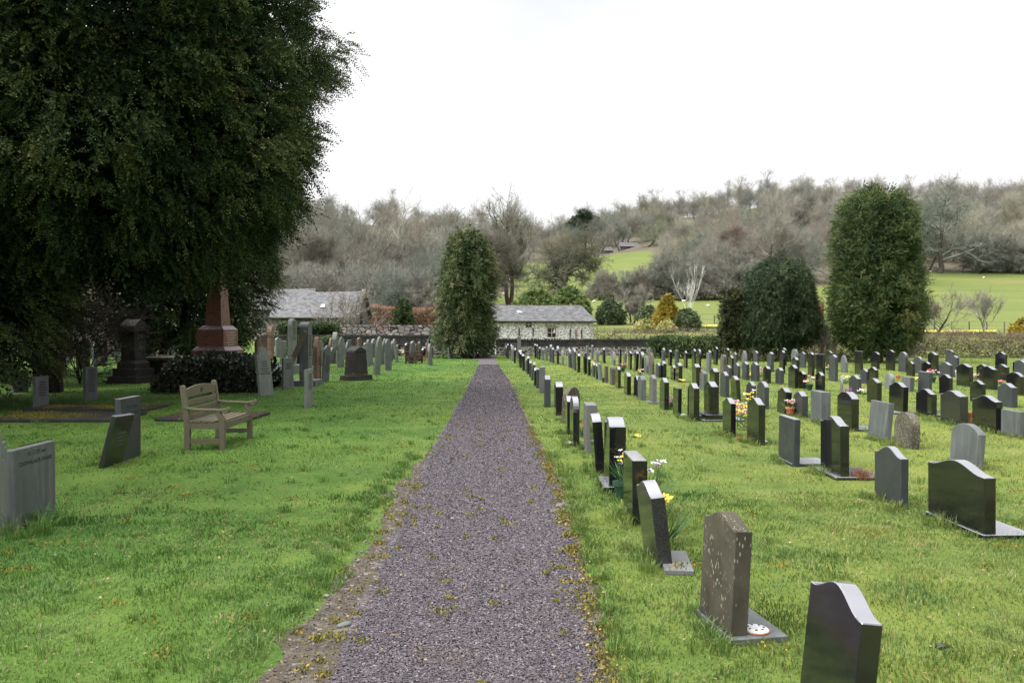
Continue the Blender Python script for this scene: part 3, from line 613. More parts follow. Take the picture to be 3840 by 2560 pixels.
shrub('green_holly', 'dark holly bush below the wood at the end of the high field', 'shrub', 3700, 1000, 212, 60, 60, M['rhodo'], 41, 200, L=.3, W=.08)

# ---- Scots pine on the skyline
KP = 1.5; Vt = limbs_np(51, 8.5, .30, 14, 4.5, 5.0, .9); rng = np.random.default_rng(51)
cs = np.array([[0, 0, 9.3], [-2.2, 0, 8.2], [2.2, .5, 8.0], [-3.8, 0, 6.6], [3.9, 0, 6.2], [0, 1, 7.6], [1.3, -1, 6.6], [-1.6, 0, 6.4], [4.6, 0, 5.2], [-.6, 0, 9.9]])
Vs = []; Ts = []
for c in cs:
    n = 130; u = runit(rng, n); P = c + u * np.array([1.6, 1.4, .75]) * rng.uniform(.5, 1, (n, 1)); v, tt = fronds(rng, P, unit(u + [0, 0, .4]), .7, 6, .55, .10, np.full(n, .5) + u[:, 2] * .3); Vs.append(v); Ts.append(tt)
Xp = pX(2195, 350)
tree_parts('scots_pine', (Xp, 350, ztf(Xp, 350)), 'dark green umbrella-shaped pine on the skyline', 'pine tree', Vt * KP, np.concatenate(Vs) * KP, M['bark'], M['pine'], np.concatenate(Ts))

# ------------------------------------------------------------------ leafless trees: named ones first
def bare(name, px, Y, label, cat, seed, H, r0, mt='limb', mc='twig', group=None, rz=0, **kw):
    Vt, Vc = bare_np(seed, H, r0, **kw); X = pX(px, Y)
    return tree_parts(name, (X, Y, ztf(X, Y)), label, cat, Vt, Vc, M[mt], M[mc], None, group, rz)
bare('twin_stemmed_tree', 1908, 122, 'tall leafless tree with two leaning brown stems behind the cottage', 'tree', 61, 11.6, .52, 'trunk', 'twigdark', trunks=2, nlimb=9, clear=.38, kids=(5, 5), limb=.30, twig=(3, .6, .016), up=.35)
bare('spreading_oak', 2092, 172, 'leafless spreading oak with a thick pale trunk in the green field', 'oak tree', 62, 13.2, .75, 'limb', 'twigdark', nlimb=14, clear=.30, kids=(7, 6), limb=.50, ang=(50, 84), up=.10, wander=.22, twig=(3, .8, .017))
bare('white_birch', 2581, 112, 'white-stemmed birch forking low, on the lawn above the golden conifer', 'birch tree', 63, 4.7, .075, 'birch', 'birch', trunks=6, nlimb=4, clear=.3, kids=(2, 2), limb=.24, ang=(10, 26), up=.5, wander=.05, twig=(1, .4, .0035), sub=0, fan=.42)
bare('tall_ash_tree', 1570, 140, 'tall pale leafless tree rising above the wood behind the barn', 'tree', 64, 15.5, .42, 'limb', 'twigpale', nlimb=10, clear=.4, kids=(5, 5), limb=.36, up=.35, twig=(3, .6, .014))
bare('tall_ash_tree', 1490, 155, 'second tall pale leafless tree rising behind the barn, slimmer and set further back', 'tree', 65, 15.8, .4, 'limb', 'twigpale', nlimb=9, clear=.4, kids=(5, 4), limb=.34, up=.35, twig=(3, .6, .014))
bare('leaning_birch', 1180, 96, 'slender white birch trunk leaning at the edge of the yew', 'birch tree', 66, 9.5, .11, 'birch', 'twigred', nlimb=6, clear=.45, kids=(4, 4), limb=.22, up=.3, lean=.18, twig=(2, .4, .010))
bare('garden_cherry', 1252, 56.5, 'small leafless tree with fanned reddish branches against the barn roof', 'tree', 67, 4.2, .11, 'trunk', 'twigred', nlimb=9, clear=.15, kids=(4, 3), limb=.5, ang=(25, 55), up=.35, twig=(2, .28, .008))
bare('young_field_tree', 3512, 71.5, 'small leafless tree on a short mossy trunk by the daffodil strip', 'tree', 68, 4.2, .12, 'limb', 'twigred', nlimb=9, clear=.25, kids=(4, 4), limb=.42, up=.35, twig=(2, .3, .008))
bare('young_field_tree', 3685, 70, 'upright leafless young tree with a narrow crown, nearest the yellow conifer', 'tree', 69, 4.0, .085, 'limb', 'twig', nlimb=10, clear=.3, kids=(4, 4), limb=.45, ang=(15, 38), up=.5, twig=(2, .28, .007))
bare('lawn_shrub', 2376, 90, 'leafless vase-shaped shrub between two rhododendrons', 'shrub', 70, 3.0, .1, 'limb', 'twig', trunks=6, nlimb=5, clear=.2, kids=(4, 3), limb=.3, ang=(15, 35), up=.4, twig=(2, .25, .010))
bare('field_edge_oak', 3522, 205, 'broad leafless oak with grey limbs at the top of the right-hand field', 'oak tree', 71, 19, .7, 'limb', 'twig', nlimb=13, clear=.25, kids=(6, 5), limb=.5, ang=(40, 78), up=.15, twig=(3, .9, .028))
bare('bare_thorn', 2850, 45.2, 'brown leafless bramble-like bush behind the small cypress', 'shrub', 72, 1.3, .03, 'limb', 'twigred', trunks=5, nlimb=4, clear=.1, kids=(3, 3), limb=.5, ang=(20, 60), up=.1, twig=(2, .15, .005))
bare('bare_thorn', 3085, 44.6, 'pale leafless bush between the two largest conifers', 'shrub', 73, 1.6, .035, 'limb', 'twigred', trunks=5, nlimb=4, clear=.1, kids=(3, 3), limb=.5, ang=(20, 50), up=.3, twig=(2, .18, .005))
bare('bare_thorn', 3385, 42.5, 'pale leafless bush at the foot of the tallest conifer', 'shrub', 74, 1.3, .03, 'limb', 'twigred', trunks=5, nlimb=4, clear=.1, kids=(3, 3), limb=.5, ang=(30, 60), up=.3, twig=(2, .18, .005))
bare('graveyard_scrub', 150, 24, 'tangled leafless scrub between the shaded tall headstones', 'shrub', 75, 2.6, .05, 'bark', 'bark', trunks=6, nlimb=5, clear=.1, kids=(3, 3), limb=.5, ang=(30, 75), up=.1, twig=(2, .22, .005))
bare('graveyard_scrub', 300, 25, 'leafless arching scrub beside the gabled pedestal tomb', 'shrub', 76, 2.8, .05, 'bark', 'bark', trunks=6, nlimb=5, clear=.1, kids=(3, 3), limb=.5, ang=(30, 75), up=.1, twig=(2, .22, .005))

# five models for the woods; every tree is its own object (trunk and twigs in one mesh: a few pixels wide each)
WOOD = []
for i, (H, r0, kw, mc) in enumerate([
        (13, .34, dict(nlimb=11, clear=.3, kids=(5, 4), limb=.42, ang=(38, 72), up=.2, wander=.2, twig=(2, 1.25, .019)), 'twig'),
        (15, .32, dict(nlimb=11, clear=.32, kids=(5, 4), limb=.34, ang=(28, 55), up=.35, twig=(2, 1.25, .019)), 'twig'),
        (12, .36, dict(nlimb=12, clear=.24, kids=(5, 4), limb=.48, ang=(48, 80), up=.15, wander=.24, twig=(2, 1.3, .020)), 'twigolive'),
        (14, .26, dict(nlimb=12, clear=.25, kids=(4, 4), limb=.30, ang=(22, 48), up=.4, twig=(3, 1.2, .018), trunks=2), 'twigred'),
        (14, .28, dict(nlimb=10, clear=.3, kids=(5, 4), limb=.36, ang=(30, 60), up=.3, twig=(2, 1.2, .018)), 'twigpale')]):
    Vt, Vc = bare_np(80 + i, H, r0, **kw); nt_ = len(Vt) // 4
    me = npmesh('bare_tree', np.concatenate([Vt, Vc]), 4, M['limb']); me.materials.append(M[mc])
    mi = np.ones(len(me.polygons), np.int32); mi[:nt_] = 0; me.polygons.foreach_set('material_index', mi); WOOD.append((me, H))
for i, (H, kw, mc) in enumerate([(4.2, dict(trunks=4, nlimb=6, clear=.15, kids=(4, 4), limb=.42, ang=(35, 70), up=.1, twig=(3, .45, .014)), 'twig'),
                                 (4.0, dict(trunks=5, nlimb=6, clear=.1, kids=(4, 3), limb=.40, ang=(30, 60), up=.2, twig=(3, .42, .014)), 'twig')]):
    Vt, Vc = bare_np(95 + i, H, .14, **kw); WOOD.append((npmesh('bare_thicket', np.concatenate([Vt, Vc]), 4, M[mc]), H))
rr = random.Random(404)
def place(k, px, Y, s, name, label, cat, group):
    me, H = WOOD[k]; X = pX(px, Y); o = link(name, me, None, (X, Y, ztf(X, Y) - .2), rr.uniform(0, 6.28)); o.scale = (s * rr.uniform(.9, 1.1), s * rr.uniform(.9, 1.1), s * rr.uniform(.9, 1.1))
    return tag(o, label, cat, group)
def wood(x0, x1, Ys, step, kinds, smin, smax, label, group, lim=None):
    for Y in Ys:
        px = x0 + rr.uniform(0, 1) * step * F / Y
        while px < x1:
            Yj = Y + rr.uniform(-.32, .32) * (12 if Y < 200 else 20)
            if lim is None or lim(px, Yj): place(rr.choice(kinds), px, Yj, rr.uniform(smin, smax), 'bare_tree', label, 'tree', group)
            px += step * F / Y * rr.uniform(.75, 1.25)
wood(1000, 1850, [105, 118, 135, 155, 178], 7.5, [0, 1, 2, 3, 4, 0], .75, 1.0, 'grey-brown leafless tree in the near wood behind the barn and cypress', 'leafless trees of the near wood behind the barn')
wood(950, 1990, [205, 232, 262, 295], 8.5, [0, 1, 2, 2, 4], .8, 1.05, 'leafless tree on the low skyline above the barn', 'leafless trees of the skyline above the barn', lambda p, Y: p < 1880 or Y > 320)
wood(1960, 2440, [318, 345, 375, 400], 9, [0, 1, 2, 0], .7, .95, 'leafless tree on the low saddle of the skyline near the pine', 'leafless trees of the saddle near the pine')
wood(2400, 2800, [178, 195, 216, 240, 268, 300], 8.5, [0, 1, 2, 3, 2, 4], .7, .95, 'leafless tree in the hillside wood above the white birch', 'leafless trees of the wood above the white birch', lambda p, Y: p > 2600 or (p > 2500 and Y > 230) or Y > 310)
wood(2780, 3420, [185, 205, 232, 262, 300], 9.5, [0, 1, 2, 3, 4, 0], .75, 1.0, 'leafless tree in the hillside wood behind the big conifers', 'leafless trees of the wood behind the big conifers')
wood(3380, 4000, [216, 232, 255, 285, 320], 10, [0, 1, 2, 3, 4, 0], .75, 1.0, 'leafless tree in the wood at the top of the right-hand field', 'leafless trees of the wood above the right-hand field')
wood(900, 2420, [345, 385, 425], 11, [0, 1, 2, 0, 4], .75, 1.1, 'leafless tree on the far skyline over the barn and cottage', 'leafless trees of the far skyline over the cottage', lambda p, Y: not 1985 < p < 2110)
wood(2420, 4000, [345, 375, 405, 430], 9.5, [0, 1, 2, 0, 4], .75, 1.15, 'leafless tree on the long ridge skyline above the hillside wood', 'leafless trees of the ridge skyline')
# lower thickets and hedge bushes
def thicket(pts, s0, s1, label, group):
    for px, Y in pts: place(rr.choice([5, 6]), px, Y, rr.uniform(s0, s1), 'bare_thicket', label, 'shrub', group)
thicket([(1395 + 34 * i, 74 + rr.uniform(-4, 7)) for i in range(10)], .75, 1.15, 'grey leafless bush in the thicket between the barn and the cypress', 'leafless bushes between the barn and the cypress')
thicket([(1060 + 42 * i, 88 + rr.uniform(-4, 4)) for i in range(10)], .9, 1.3, 'reddish leafless bush rising behind the barn roof', 'leafless bushes behind the barn roof')
thicket([(2255 + 48 * i + rr.uniform(-15, 15), 158 + rr.uniform(-3, 3) - i * 1.0) for i in range(6)], .8, 1.15, 'leafless hawthorn on the hedge bank across the field', 'leafless hawthorns on the field hedge bank')
thicket([(2500 + 45 * i, 152 + rr.uniform(-5, 5)) for i in range(8)], 1.1, 1.7, 'leafless bush at the lower edge of the wood behind the white birch', 'leafless bushes at the foot of the wood')
thicket([(3660 + 34 * i, 208 + rr.uniform(-3, 3)) for i in range(8)], 1.3, 2.0, 'brownish leafless bush along the top edge of the right-hand field', 'leafless bushes along the top of the right-hand field')

# ------------------------------------------------------------------ hedges
def hedge(name, label, p0, p1, h, th, mat, seed, dens=60, zoff=0, L=.09, W=.02, dz=None, twiggy=False, base=True):
    rng = np.random.default_rng(seed); p0 = np.array(p0, float); p1 = np.array(p1, float); Ln = np.linalg.norm(p1 - p0); n = int(Ln * dens)
    u = rng.uniform(0, 1, n); d = (p1 - p0) / Ln; nm = np.array([-d[1], d[0]])
    top = h * (.88 + .2 * vnoise(u * Ln, 0, 1.1, seed % 7)); a = rng.uniform(0, 1, n); side = rng.uniform(-1, 1, n)
    onTop = rng.uniform(0, 1, n) < .35; zz = np.where(onTop, top, a * top); ss = np.where(onTop, side, np.sign(side)) * th / 2 * (.85 + .3 * vnoise(u * Ln, zz, .7, 2))
    xy = p0 + np.outer(u, p1 - p0) + ss[:, None] * nm
    P = np.concatenate([xy, (zt(xy[:, 0], xy[:, 1]) + zoff + zz)[:, None]], 1)
    D = unit(np.stack([nm[0] * np.sign(ss) * ~onTop, nm[1] * np.sign(ss) * ~onTop, .35 + .9 * onTop], -1) + rng.normal(size=(n, 3)) * .45)
    V, T = fronds(rng, P - D * .1, D, .22 * L / .09, 7, L, W, np.clip(.5 + rng.normal(size=n) * .18 + (vnoise(u * Ln, zz, .5, 3) - .5) * .6, 0, 1), droop=0)
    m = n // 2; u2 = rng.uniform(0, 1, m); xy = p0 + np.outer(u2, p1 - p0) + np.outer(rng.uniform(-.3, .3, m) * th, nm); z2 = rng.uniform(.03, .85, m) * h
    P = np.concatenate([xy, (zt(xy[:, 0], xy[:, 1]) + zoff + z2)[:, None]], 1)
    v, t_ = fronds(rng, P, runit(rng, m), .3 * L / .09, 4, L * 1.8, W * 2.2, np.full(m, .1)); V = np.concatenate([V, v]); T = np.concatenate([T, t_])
    c = (p0 + p1) / 2; c3 = np.array([c[0], c[1], ztf(*c)])
    return tag(link(name, npmesh(name, V - c3, 4, mat, T), None, tuple(c3)), label, 'hedge')
hedge('evergreen_hedge', 'dense dark green hedge at the end of the sooty wall, behind the headstones', (pX(2440, 46.5), 46.5), (pX(2735, 45), 45), 1.16, 1.1, M['hedge'], 1, 200, L=.10, W=.03)
hedge('trimmed_brown_hedge', 'low clipped brown hedge running from the cottage end towards the small cypress', (pX(2222, 60), 60), (pX(2790, 56), 56), 1.38, .9, M['brownhedge'], 2, 150, L=.13, W=.012)
hedge('boundary_hedge', 'long brown tangled hedge across the far side of the lane, right of the tallest conifer', (pX(3380, 47), 47), (pX(4050, 47), 47), 1.22, 1.3, M['brownhedge'], 3, 230, L=.14, W=.010)
hedge('boundary_hedge', 'brown tangled hedge seen between the conifer trunks', (pX(2790, 47.5), 47.5), (pX(3380, 47), 47), 1.05, 1.2, M['brownhedge'], 4, 150, L=.14, W=.010)
hedge('beech_hedge', 'tall clipped beech hedge with rusty dead leaves beside the barn', (pX(1392, 68), 68), (pX(1660, 68), 68), 2.8, 1.0, M['beech'], 5, 220, L=.10, W=.03)
hedge('field_hedge', 'dark layered hedge on the bank crossing the sheep field', (pX(2030, 166), 166), (pX(2540, 150), 150), 1.3, 1.2, M['brownhedge'], 6, 28, L=.28, W=.035)
hedge('field_hedge', 'dark hedge along the foot of the hillside wood', (pX(2540, 150), 150), (pX(2760, 148), 148), 1.3, 1.4, M['brownhedge'], 7, 28, L=.28, W=.035)
hedge('verge_scrub', 'pale brown scrub strip along the grassy lane verge behind the last headstones', (pX(2740, 43.3), 43.3), (pX(3240, 41.5), 41.5), .42, .6, M['brownhedge'], 8, 130, L=.10, W=.008)
hedge('ivy_on_wall', 'green ivy growing over the wall in front of the barn', (pX(1045, 52.0), 52.0), (pX(1275, 52.6), 52.6), .55, .7, M['hedge'], 9, 190, zoff=1.35, L=.09, W=.03)
hedge('holly_bush_hedge', 'rounded green ivy bush against the foot of the sooty wall near the yew', (pX(1075, 49.8), 49.8), (pX(1245, 49.9), 49.9), 1.05, .8, M['hedge'], 10, 200, L=.09, W=.03)
# ivy mound round the obelisk base
rng = np.random.default_rng(77); n = 2300; u = rng.uniform(-1, 1, n); v_ = rng.uniform(-1, 1, n); top = .80 * np.sqrt(np.clip(1 - (np.abs(u)) ** 2.6, 0, 1)) * np.clip(1.25 - np.abs(v_) ** 3, .25, 1)
a = rng.uniform(0, 1, n) < .5; zz = np.where(a, top * (.85 + .25 * vnoise(u * 4, v_ * 4)), rng.uniform(0, 1, n) * top); vv = np.where(a, v_, np.sign(v_) * .95)
P = np.stack([u * 1.3, vv * 1.25, zz], -1); D = unit(np.stack([u * .8, vv * (1 - a * .6), .35 + a * .8], -1) + rng.normal(size=(n, 3)) * .5)
V, T = fronds(rng, P, D, .22, 8, .085, .038, np.clip(.45 + rng.normal(size=n) * .22, 0, 1), 60)
m = 900; Pm = np.stack([rng.uniform(-1.1, 1.1, m), rng.uniform(-1, 1, m), rng.uniform(.05, .6, m)], -1); v, t_ = fronds(rng, Pm, runit(rng, m), .3, 5, .2, .09, np.full(m, .1)); V = np.concatenate([V, v]); T = np.concatenate([T, t_])
tag(link('ivy_mound', npmesh('ivy_mound', V, 4, M['ivy'], T), None, (-8.0, 22.9, 0)), 'dark glossy ivy mound swallowing the base of the red obelisk', 'ivy')

# ------------------------------------------------------------------ walls
def wall(name, label, p0, p1, h0, h1, th, mat, cap=None, seed=1, capmat='blackwall'):
    p0 = Vector((*p0, 0)); p1 = Vector((*p1, 0)); Ln = (p1 - p0).length; ang = math.atan2(p1.y - p0.y, p1.x - p0.x); rg = random.Random(seed)
    t = thing(name, (p0.x, p0.y, 0), label, 'wall', None, ang); mb = MB(); n = max(6, int(Ln / .5)); vs = []
    for i in range(n + 1):
        x = Ln * i / n; h = h0 + (h1 - h0) * i / n + rg.uniform(-.02, .02); y0, y1 = -th / 2 + rg.uniform(-.015, .015), th / 2
        vs += [(x, y0, -.4), (x, y0, h), (x, y1, h), (x, y1, -.4)]
    fs = [(0, 1, 2, 3), (4 * n + 3, 4 * n + 2, 4 * n + 1, 4 * n)]
    for i in range(n):
        for k in range(4): a = 4 * i + k; b_ = 4 * i + (k + 1) % 4; fs.append((a, a + 4, b_ + 4, b_))
    mb.add(vs, fs); mb.build('wall_body', mat, t)
    if cap:
        cb = MB(); x = 0
        while x < Ln - .1:
            wd = rg.uniform(.10, .22); h = h0 + (h1 - h0) * x / Ln; cb.box(x, min(Ln, x + wd - .012), -th / 2 - .02 - rg.uniform(0, .02), th / 2 + .02, h - .02, h + cap * rg.uniform(.6, 1.15), taper=.015); x += wd
        cb.build('coping', M[capmat], t)
    return t
wall('black_wall', 'long soot-black stone wall with white mortar patches behind the headstones', (-.95, 50.6), (9.1, 50.2), .93, .93, .5, M['blackwall'], .10, 3, 'soot')
wall('black_wall', 'dark stone wall with a coping of small stones, between the yew and the weeping cypress', (-15.5, 51.2), (-3.1, 51.2), 1.16, 1.16, .5, M['blackwall'], .10, 4, 'soot')
wall('rubble_wall', 'pale rubble wall of rounded field stones behind the dark wall', (pX(1235, 54.5), 54.5), (-4.7, 54.5), 1.82, 1.78, .5, M['drywall'], .07, 5, 'drywall')
wall('rubble_wall', 'ivy-topped stretch of rubble wall in front of the barn', (pX(960, 52.8), 52.8), (pX(1232, 53.2), 53.2), 1.75, 1.8, .5, M['drywall'], None, 6)
wall('rubble_wall', 'shaded rubble wall glimpsed under the yews behind the tall old headstones', (pX(-80, 47), 47), (pX(700, 50), 50), 1.9, 1.8, .5, M['drywall'], .08, 7, 'drywall')
wall('cottage_garden_wall', 'low whitish rubble wall leading from the cottage to the lane', (pX(1700, 57), 57), (pX(1868, 54), 54), 1.55, .98, .45, M['cottagewall'], .1, 8, 'cottagewall')
wall('field_wall', 'tumbled grey dry-stone wall above the daffodil strip', (pX(3452, 76), 76), (pX(3610, 73.5), 73.5), ztf(pX(3452, 76), 76) + .35, ztf(pX(3610, 73), 73) + .25, .5, M['drywall'], .08, 9, 'drywall')

# ------------------------------------------------------------------ buildings
def building(name, label, X0, Y0, ang, Ln, dp, zb, ze, zr, wallm, skew=0, capr=False):
    """front wall along local x from the origin, depth along local y"""
    t = thing(name, (X0, Y0, 0), label, 'house' if 'cottage' in name else 'barn', None, ang); mb = MB()
    mb.box(0, Ln, 0, dp, zb - .5, ze)
    for x in (0, Ln - .3): mb.prism([(0.0, ze - .003), (dp / 2, zr - .06), (dp, ze - .003)], x + .002, x + .298)
    mb.build('wall', wallm, t)
    s = math.hypot(dp / 2 + .25, (zr - ze) * (1 + .5 / dp)); rise = (zr - ze); a = math.atan2(rise, dp / 2)
    for side in (0, 1):
        rb = MB(); n = int(Ln / .5); vs = []
        rg = random.Random(5 + side)
        for i in range(n + 1):
            x = -.15 + (Ln + .3) * i / n; sag = -.05 * math.sin(math.pi * i / n) + rg.uniform(-.012, .012)
            vs += [(x, 0, sag), (x, 0, s + sag * 1.4), (x, .07, s + sag * 1.4), (x, .07, sag)]
        # local z runs up the slope so that the slate courses follow it
        fs = [(0, 3, 2, 1), (4 * n, 4 * n + 1, 4 * n + 2, 4 * n + 3)]
        for i in range(n):
            for k in range(4): p = 4 * i + k; q = 4 * i + (k + 1) % 4; fs.append((p, q, q + 4, p + 4))
        rb.add(vs, fs); o = rb.build('roof', M['roof'], t)
        if side == 0: o.matrix_local = Matrix.Translation((0, -.25, ze - .25 * math.tan(a) + .03)) @ Matrix.Rotation(-(math.pi / 2 - a), 4, 'X')
        else: o.matrix_local = Matrix.Translation((Ln, dp + .25, ze - .25 * math.tan(a) + .03)) @ Matrix.Rotation(math.pi, 4, 'Z') @ Matrix.Rotation(-(math.pi / 2 - a), 4, 'X')
    rg = random.Random(3); rb = MB(); n = int(Ln / .45)
    for i in range(n):
        x = -.1 + (Ln + .2) * i / n; sg = -.06 * math.sin(math.pi * i / n); rb.box(x, x + (Ln + .2) / n - .02, dp / 2 - .13, dp / 2 + .13, zr + sg - .02, zr + sg + .09, taper=.05)
    rb.build('ridge', M['ridge'], t)
    g = MB(); g.tube((-.1, -.33, ze - .16), (Ln + .1, -.33, ze - .16), .055, .055, 8, cap=True); g.build('gutter', M['iron'], t)
    return t, a
def window(t, x0, x1, z0, z1, nx=2, nz=2, lintel=False, curtain=False, wall_y=0):
    f = MB(); w_ = .055; y0, y1 = wall_y - .035, wall_y + .05
    f.box(x0, x1, y0, y1, z0, z0 + w_); f.box(x0, x1, y0, y1, z1 - w_, z1); f.box(x0, x0 + w_, y0 + .003, y1, z0 + w_, z1 - w_); f.box(x1 - w_, x1, y0 + .003, y1, z0 + w_, z1 - w_)
    fr = f.build('window', M['frame'], t)
    g = MB(); g.box(x0 + w_, x1 - w_, y0 + .02, y0 + .03, z0 + w_, z1 - w_); g.build('pane', M['glass'], fr)
    b_ = MB()
    for i in range(1, nx): x = x0 + (x1 - x0) * i / nx; b_.box(x - .018, x + .018, y0 - .003, y0 + .018, z0 + w_, z1 - w_)
    for i in range(1, nz): z = z0 + (z1 - z0) * i / nz; b_.box(x0 + w_, x1 - w_, y0 - .006, y0 + .015, z - .018, z + .018)
    b_.build('glazing_bar', M['framewhite'], fr)
    if curtain: c = MB(); c.prism([(x1 - .28, z0 + .3), (x1 - w_, z0 + .3), (x1 - w_, z1 - w_), (x1 - .14, z1 - w_)], y0 + .012, y0 + .017, axis='y'); c.build('curtain', M['curtain'], fr)
    if lintel: l = MB(); l.box(x0 - .12, x1 + .12, wall_y - .05, wall_y + .05, z1 + .01, z1 + .2); l.build('lintel', M['lintel'], t)
M['lintel'] = plain('grey_stone_lintel', (.24, .23, .19), .9, .1)
ca = math.atan2(5.0, 12.2); CX0, CY0 = -4.05, 61.68; CL = 11.4
ct, croof = building('stone_cottage', 'low whitewashed-rubble cottage with a slate roof beyond the sooty wall', CX0, CY0, ca, CL, 4.6, -.2, 2.32, 3.45, M['cottagewall'])
def onfront(px, y):
    k = (px - CX) / F; c, s = math.cos(ca), math.sin(ca)   # CX0+u*c = k*(CY0+u*s)
    u = (k * CY0 - CX0) / (c - k * s); Y = CY0 + u * s; return u, pZ(y, Y)
for x0, x1, y0, y1, li, cu in ((1868, 1893, 1197, 1211, 0, 0), (1972, 1993, 1203, 1227, 0, 0), (2053, 2084, 1230, 1263, 1, 1)):
    a0, zt1 = onfront(x0, y0); a1, zb1 = onfront(x1, y1); window(ct, a0, a1, zb1, min(zt1, 2.2), 2, 2, li, cu)
for px, ya, yb in ((1946, 1229, 1260), (1998, 1229, 1261), (2137, 1234, 1267), (2180, 1236, 1268)):
    u, z1_ = onfront(px, ya); _, z0_ = onfront(px, yb); b_ = MB(); b_.tube((u, -.07, z0_), (u, -.07, z1_), .045, .045, 8, cap=True); b_.tube((u, -.07, z1_ - .05), (u, .02, z1_ - .05), .03, .03, 6); b_.build('iron_pipe', M['iron'], ct)
u, z1_ = onfront(2160, 1235); _, z0_ = onfront(2160, 1270); b_ = MB()
for dx in (-.07, .07): b_.box(u + dx - .015, u + dx + .015, -.05, -.01, z0_, z1_)
for i in range(7): b_.box(u - .055, u + .055, -.045, -.015, z0_ + .06 + i * .1, z0_ + .09 + i * .1)
b_.build('wall_ladder', plain('faded_pink_paint', (.35, .16, .14)), ct)
u, _ = onfront(1968, 1200); b_ = MB(); b_.box(u - .18, u + .18, .9, 1.32, 0, .09); o = b_.build('skylight', [M['metalgrey']], ct)
o.matrix_local = Matrix.Translation((u, .9, 2.32 + .9 * math.tan(croof) + .02)) @ Matrix.Rotation(croof, 4, 'X') @ Matrix.Translation((-u, -.9, 0))

bt, broof = building('stone_barn', 'grey stone barn with a big slate roof beside the beech hedge', -17.3, 59.5, 0, 6.1, 5.2, 0, 2.55, 4.35, M['barnwall'])
b_ = MB()     # raised gable coping, right-hand end
for s_ in (0, 1):
    y0, y1 = (-.2, 2.6) if s_ == 0 else (5.4, 2.6); b_.prism([(y0, 2.42), (y1, 4.4), (y1, 4.6), (y0, 2.66)], 6.08, 6.34)
b_.build('gable_coping', M['barnwall'], bt)
b_ = MB(); b_.box(6.12, 6.16, 1.5, 2.2, 1.7, 2.9); b_.build('window', M['glass'], bt)
b_ = MB(); b_.tube((6.25, 1.0, .2), (6.25, 1.0, 2.9), .05, .05, 6); b_.tube((6.25, 1.0, 2.9), (6.25, 1.9, 3.15), .05, .05, 6); b_.tube((6.3, 2.9, 4.2), (6.3, 2.9, 5.15), .035, .035, 6, cap=True); b_.tube((5.95, -.35, .1), (5.95, -.35, 2.4), .045, .045, 6); b_.build('drainpipe', M['iron'], bt)
b_ = MB(); b_.box(-.15, .15, 0, .42, 0, .1); o = b_.build('skylight', M['metalgrey'], bt); o.matrix_local = Matrix.Translation((3.5, .75, 2.55 + .75 * math.tan(broof) + .03)) @ Matrix.Rotation(broof, 4, 'X')
bt2, _ = building('stone_barn', 'small slate-roofed outbuilding tucked behind the barn under the yew', pX(945, 68), 68, -.15, 4.6, 4, .3, 3.3, 4.9, M['barnwall'])
for px, Y, Ln, lab in ((2262, 322, 4.0, 'tiny pale farmhouse on the hill left of the bare roadside trees'), (2325, 328, 8, 'long pale farm building half hidden on the hill under the skyline')):
    z = ztf(pX(px, Y), Y); h_, _ = building('hill_cottage', lab, pX(px, Y), Y, .2, Ln, 5, z, z + 1.9, z + 3.6, M['barnwall'])
    b_ = MB(); b_.box(Ln * .4, Ln * .4 + .8, -.03, .04, z + .8, z + 1.7); b_.build('window', M['glass'], h_)

# gate post, notice board and pillar at the lane
t = thing('iron_gate', (-1.25, 50.4, 0), 'narrow black iron gate folded back at the end of the sooty wall', 'gate'); b_ = MB()
for x in (0, .16): b_.tube((x, 0, 0), (x, 0, 1.25 - x), .03, .03, 6, cap=True)
b_.build('gate_post', M['iron'], t); b_ = MB()
for z in (.15, .5, .9): b_.tube((0, 0, z), (.16, 0, z), .012, .012, 5)
b_.build('gate_bar', M['iron'], t)
t = thing('notice_board', (pX(1928, 47.5), 47.5, 0), 'small grey notice board on posts against the sooty wall', 'sign'); b_ = MB(); b_.box(-.22, .22, -.02, .02, .45, .82); b_.build('board', M['slate'], t)
b_ = MB(); b_.box(-.2, -.16, .02, .06, -.05, .8); b_.box(.16, .2, .02, .06, -.05, .8); b_.build('post', M['post'], t)
b_ = MB(); b_.box(-.1, .1, -.1, .1, -.1, 1.15); b_.box(-.13, .13, -.13, .13, 1.15, 1.22, taper=.04); tag(b_.build('stone_pillar', M['slategreen'], None, (pX(1947, 46), 46, 0), bevel=.01), 'square pale stone pillar standing before the sooty wall near the lane', 'pillar')
b_ = MB(); b_.tube((0, 0, 0), (0, 0, 6.0), .11, .07, 8, cap=True); t = thing('telegraph_pole', (pX(1258, 92), 92, ztf(pX(1258, 92), 92)), 'brown telegraph pole with a grey cross-arm among the leafless trees behind the barn', 'telegraph pole')
b_.build('pole', M['pole'], t); b_ = MB(); b_.box(-.45, .55, -.05, .05, 5.75, 5.9); b_.build('cross_arm', M['metalgrey'], t); b_ = MB(); b_.tube((.1, 0, 5.8), (1.7, 0, 0), .02, .02, 4); b_.build('guy_wire', M['wire'], t)
t = thing('telegraph_pole', (pX(3082, 47.8), 47.8, 0), 'short brown pole standing in the hedge between the two large conifers', 'telegraph pole'); b_ = MB(); b_.tube((0, 0, 0), (0, 0, 3.2), .12, .10, 8, cap=True); b_.build('pole', M['pole'], t)
b_ = MB(); b_.lathe([(.17, 0), (.17, .8)], 10); b_.lathe([(.13, .78), (.13, .8)], 10); X = pX(2718, 84)
tag(b_.build('tree_guard', M['metalgrey'], None, (X, 84, ztf(X, 84)), 0), 'grey mesh tree guard at the edge of the sheep field', 'tree guard')
